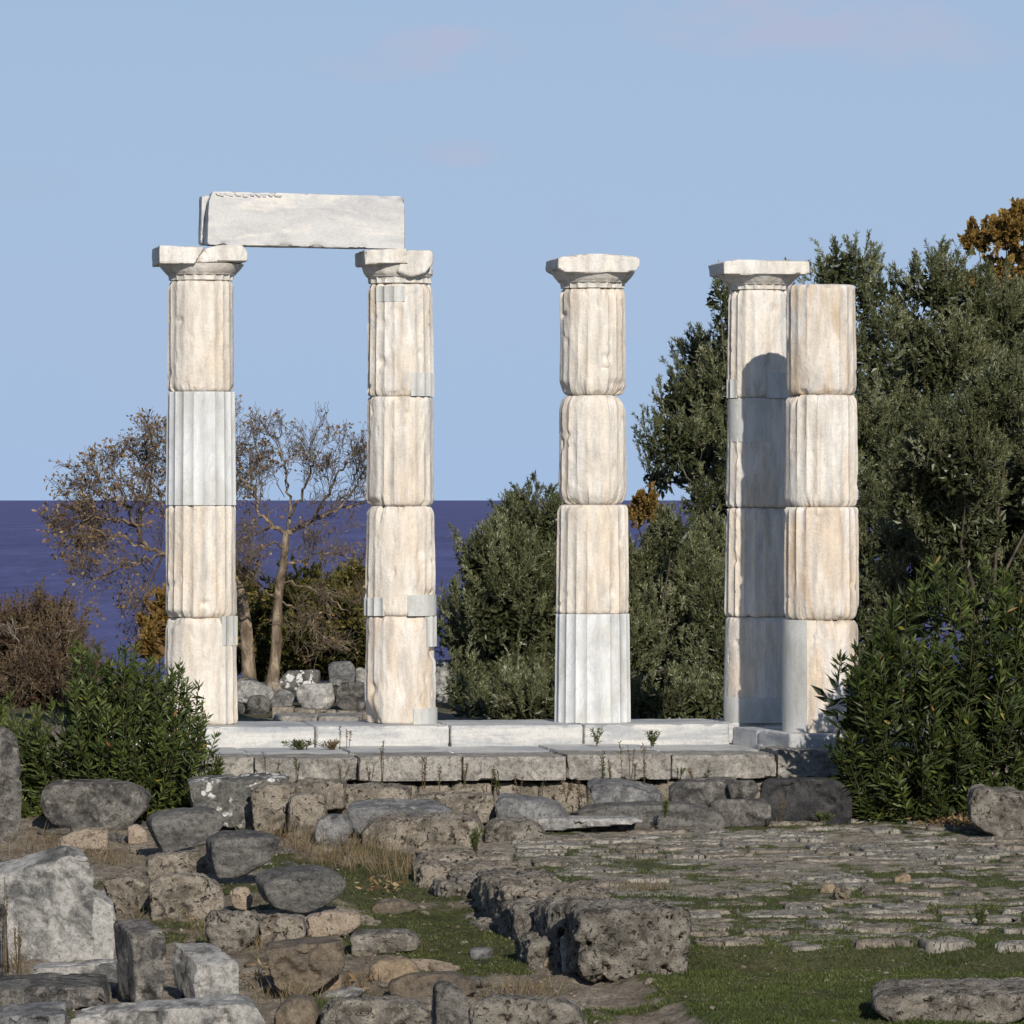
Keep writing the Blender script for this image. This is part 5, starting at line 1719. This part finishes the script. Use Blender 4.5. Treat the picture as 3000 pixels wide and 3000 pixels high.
tag(leaf_obj('dry_grass', sets, 'straw', None, (0, 58, 0)), 'dry straw coloured grass and weeds between the fallen stones', 'grass', kind='stuff')

# fallen leaves under the right oleander and in the hollows
sets = []
for (px, py, s1_, s2_, n) in ((2800, 2418, 45, 16, 260), (1120, 2610, 50, 20, 50), (560, 2690, 40, 10, 60), (760, 2860, 40, 15, 50), (1000, 2890, 60, 12, 40)):
    qx, qy = px + rng.normal(size=n) * s1_, py + rng.normal(size=n) * s2_
    d_ = seat(px, py)
    xx = X(qx, d_)
    yy = d_ - (qy - py) * 0.02
    zz = ground_z(xx, yy) + rng.uniform(0.01, 0.10, n)
    sets.append(leaf_mesh(np.stack([xx, yy, zz], 1), rng.normal(size=(n, 3)) * [1, 1, 0.5], rng.uniform(0.05, 0.12, n), rng.uniform(0.02, 0.05, n), np.clip(rng.normal(0.6, 0.25, n), 0, 1)))
tag(leaf_obj('fallen_leaves', sets, 'dryleaf', None, (2, 60, 0)), 'scattered dry brown leaves lying on the ground', 'leaves', kind='stuff')

# rubble chips
chips = [stone_mesh(rng.normal(size=(14, 3)) * [0.5, 0.5, 0.34], 0.35, 8, 'smooth', 1.0, 80 + k) for k in range(6)]
Vs, Qs, o = [], [], 0
x, y = scatter(6500, 44.5, 66)
lft = x < wall_x(y) - 0.1
k = (rng.random(len(x)) < np.where(lft, 0.75, 0.25)) & (fbm(np.stack([x, y, x * 0], 1), 0.9, 3, 0.5, 91) > -0.12)
x, y = x[k], y[k]
z = ground_z(x, y)
for a, b, c in zip(x, y, z):
    V, Q = chips[rng.integers(6)]
    s = 0.018 * rng.pareto(2.2) + 0.018
    s = min(s, 0.10)
    an = rng.uniform(0, 6.28)
    rot = np.array(((math.cos(an), -math.sin(an), 0), (math.sin(an), math.cos(an), 0), (0, 0, 1)))
    Vs.append(V @ rot.T * s + [a, b, c + s * 0.1])
    Qs.append(Q + o)
    o += len(V)
tag(put('gravel', np.concatenate(Vs), np.concatenate(Qs), M['poros'], None, origin=(0, 55, 0)), 'small stone chips strewn over the earth among the blocks', 'gravel', kind='stuff')


# single weeds on and before the step
def weed(px, ybase, ytop, d, name, label, group, kind, n=1, spread=6, mat='straw'):
    b = P(px, ybase, d)
    h = (ybase - ytop) * d / F
    br, sets = [], []
    for q in range(n):
        t0 = b + [rng.normal() * spread * d / F * 0.3, rng.normal() * 0.03, 0]
        t1 = b + [rng.normal() * spread * d / F, rng.normal() * 0.05, h * rng.uniform(0.75, 1.0)]
        pts = curve(t0, t1, 6, 0.06)
        br.append((pts, np.linspace(0.006, 0.003, 6)))
        m = 26 if kind != 'tuft' else 10
        f = rng.uniform(0.25 if kind != 'seed' else 0.5, 1.0, m)
        q0 = np.stack([np.interp(f * 5, np.arange(6), pts[:, k]) for k in range(3)], 1)
        dv = rng.normal(size=(m, 3)) * 0.7 + [0, 0, 0.6]
        ln = 0.028 if kind == 'seed' else 0.055
        sets.append(leaf_mesh(q0, dv, ln * rng.uniform(0.6, 1.3, m), 0.013, np.clip(rng.normal(0.4, 0.25, m), 0, 1)))
    V, Q = tube_mesh(br)
    t = thing(name, tuple(b), label, 'weed', group)
    put('stalk', V, Q, M['straw' if mat != 'grass' else 'stem'], t, origin=b, attr={'tint': np.full(len(V), 0.25)})
    leaf_obj('leaves', sets, mat, t, b)


D_ST = 65.9
weed(1120, 2330, 2160, 65.6, 'dry_weed', 'tallest dry brown weed stalk, rising in front of the lower step', None, 'seed', 3, 5)
weed(878, 2196, 2170, 68.6, 'weed_tuft', 'green tuft growing at the foot of the stylobate, left', None, 'tuft', 26, 22, 'grass')
weed(975, 2196, 2172, 68.6, 'weed_tuft', 'brownish tuft at the foot of the stylobate, right of the green tuft', None, 'tuft', 22, 18)
weed(1912, 2186, 2140, 69.0, 'green_weed', 'green leafy weed sprouting against the stylobate right of the middle column', None, 'leaf', 7, 16, 'grass')
weed(1745, 2186, 2135, 69.0, 'green_weed', 'thin green weed against the stylobate below the middle column', None, 'leaf', 4, 11, 'grass')
ORD = ('zeroth first second third fourth fifth sixth seventh eighth ninth tenth eleventh twelfth thirteenth fourteenth fifteenth sixteenth seventeenth '
       'eighteenth nineteenth twentieth twenty-first twenty-second twenty-third twenty-fourth twenty-fifth').split()
wk = 0
for (px, y0, y1) in sorted(((995, 2196, 2125), (1020, 2196, 2135), (780, 2290, 2200), (815, 2290, 2225), (870, 2290, 2215), (1000, 2300, 2240), (1085, 2310, 2230), (1240, 2310, 2215), (1290, 2320, 2240), (1360, 2310, 2220),
                     (1440, 2330, 2235), (1460, 2330, 2250), (1520, 2340, 2260), (1590, 2340, 2270), (1660, 2350, 2280), (1700, 2350, 2290), (1768, 2310, 2195), (1790, 2310, 2225), (1826, 2310, 2165), (1845, 2310, 2180),
                     (1860, 2310, 2230), (1885, 2310, 2160), (1990, 2290, 2240), (2030, 2290, 2245), (2060, 2290, 2255))):
    dw = 68.7 if y0 < 2200 else 65.7
    wk += 1
    weed(px, y0, y1, dw, 'dry_weed', 'thin weed stalk before the pale steps, %s of them from the left' % ORD[wk], 'dry weeds along the steps', 'seed' if rng.random() < .6 else 'leaf', rng.integers(1, 4), 9,
         'straw' if rng.random() < .75 else 'grass')
weed(20, 2860, 2560, 49.0, 'dry_weed', 'dry weed with a brown seed head at the far left before the whitish block', None, 'seed', 2, 6)
weed(52, 2880, 2700, 48.8, 'dry_weed', 'bushy dry weed left of the pale plinth fragment', None, 'seed', 5, 10)
weed(2290, 2400, 2330, 64.2, 'dry_weed', 'thin pale weed against the large dark block', None, 'seed', 2, 10)
weed(1390, 2500, 2430, 60.6, 'spiky_weed', 'dark spiky plant growing on top of the rough low wall', None, 'leaf', 9, 14, 'grass')
weed(1950, 2395, 2340, 64.0, 'green_weed', 'yellowish green weed before the low dark slab', None, 'leaf', 5, 14, 'grass')
weed(2410, 2405, 2385, 63.6, 'green_weed', 'low green weed at the corner of the large dark block', None, 'tuft', 20, 26, 'grass')
weed(2870, 2720, 2650, 52.2, 'green_weed', 'yellow green herb in the grass at far right', None, 'leaf', 8, 18, 'grass')
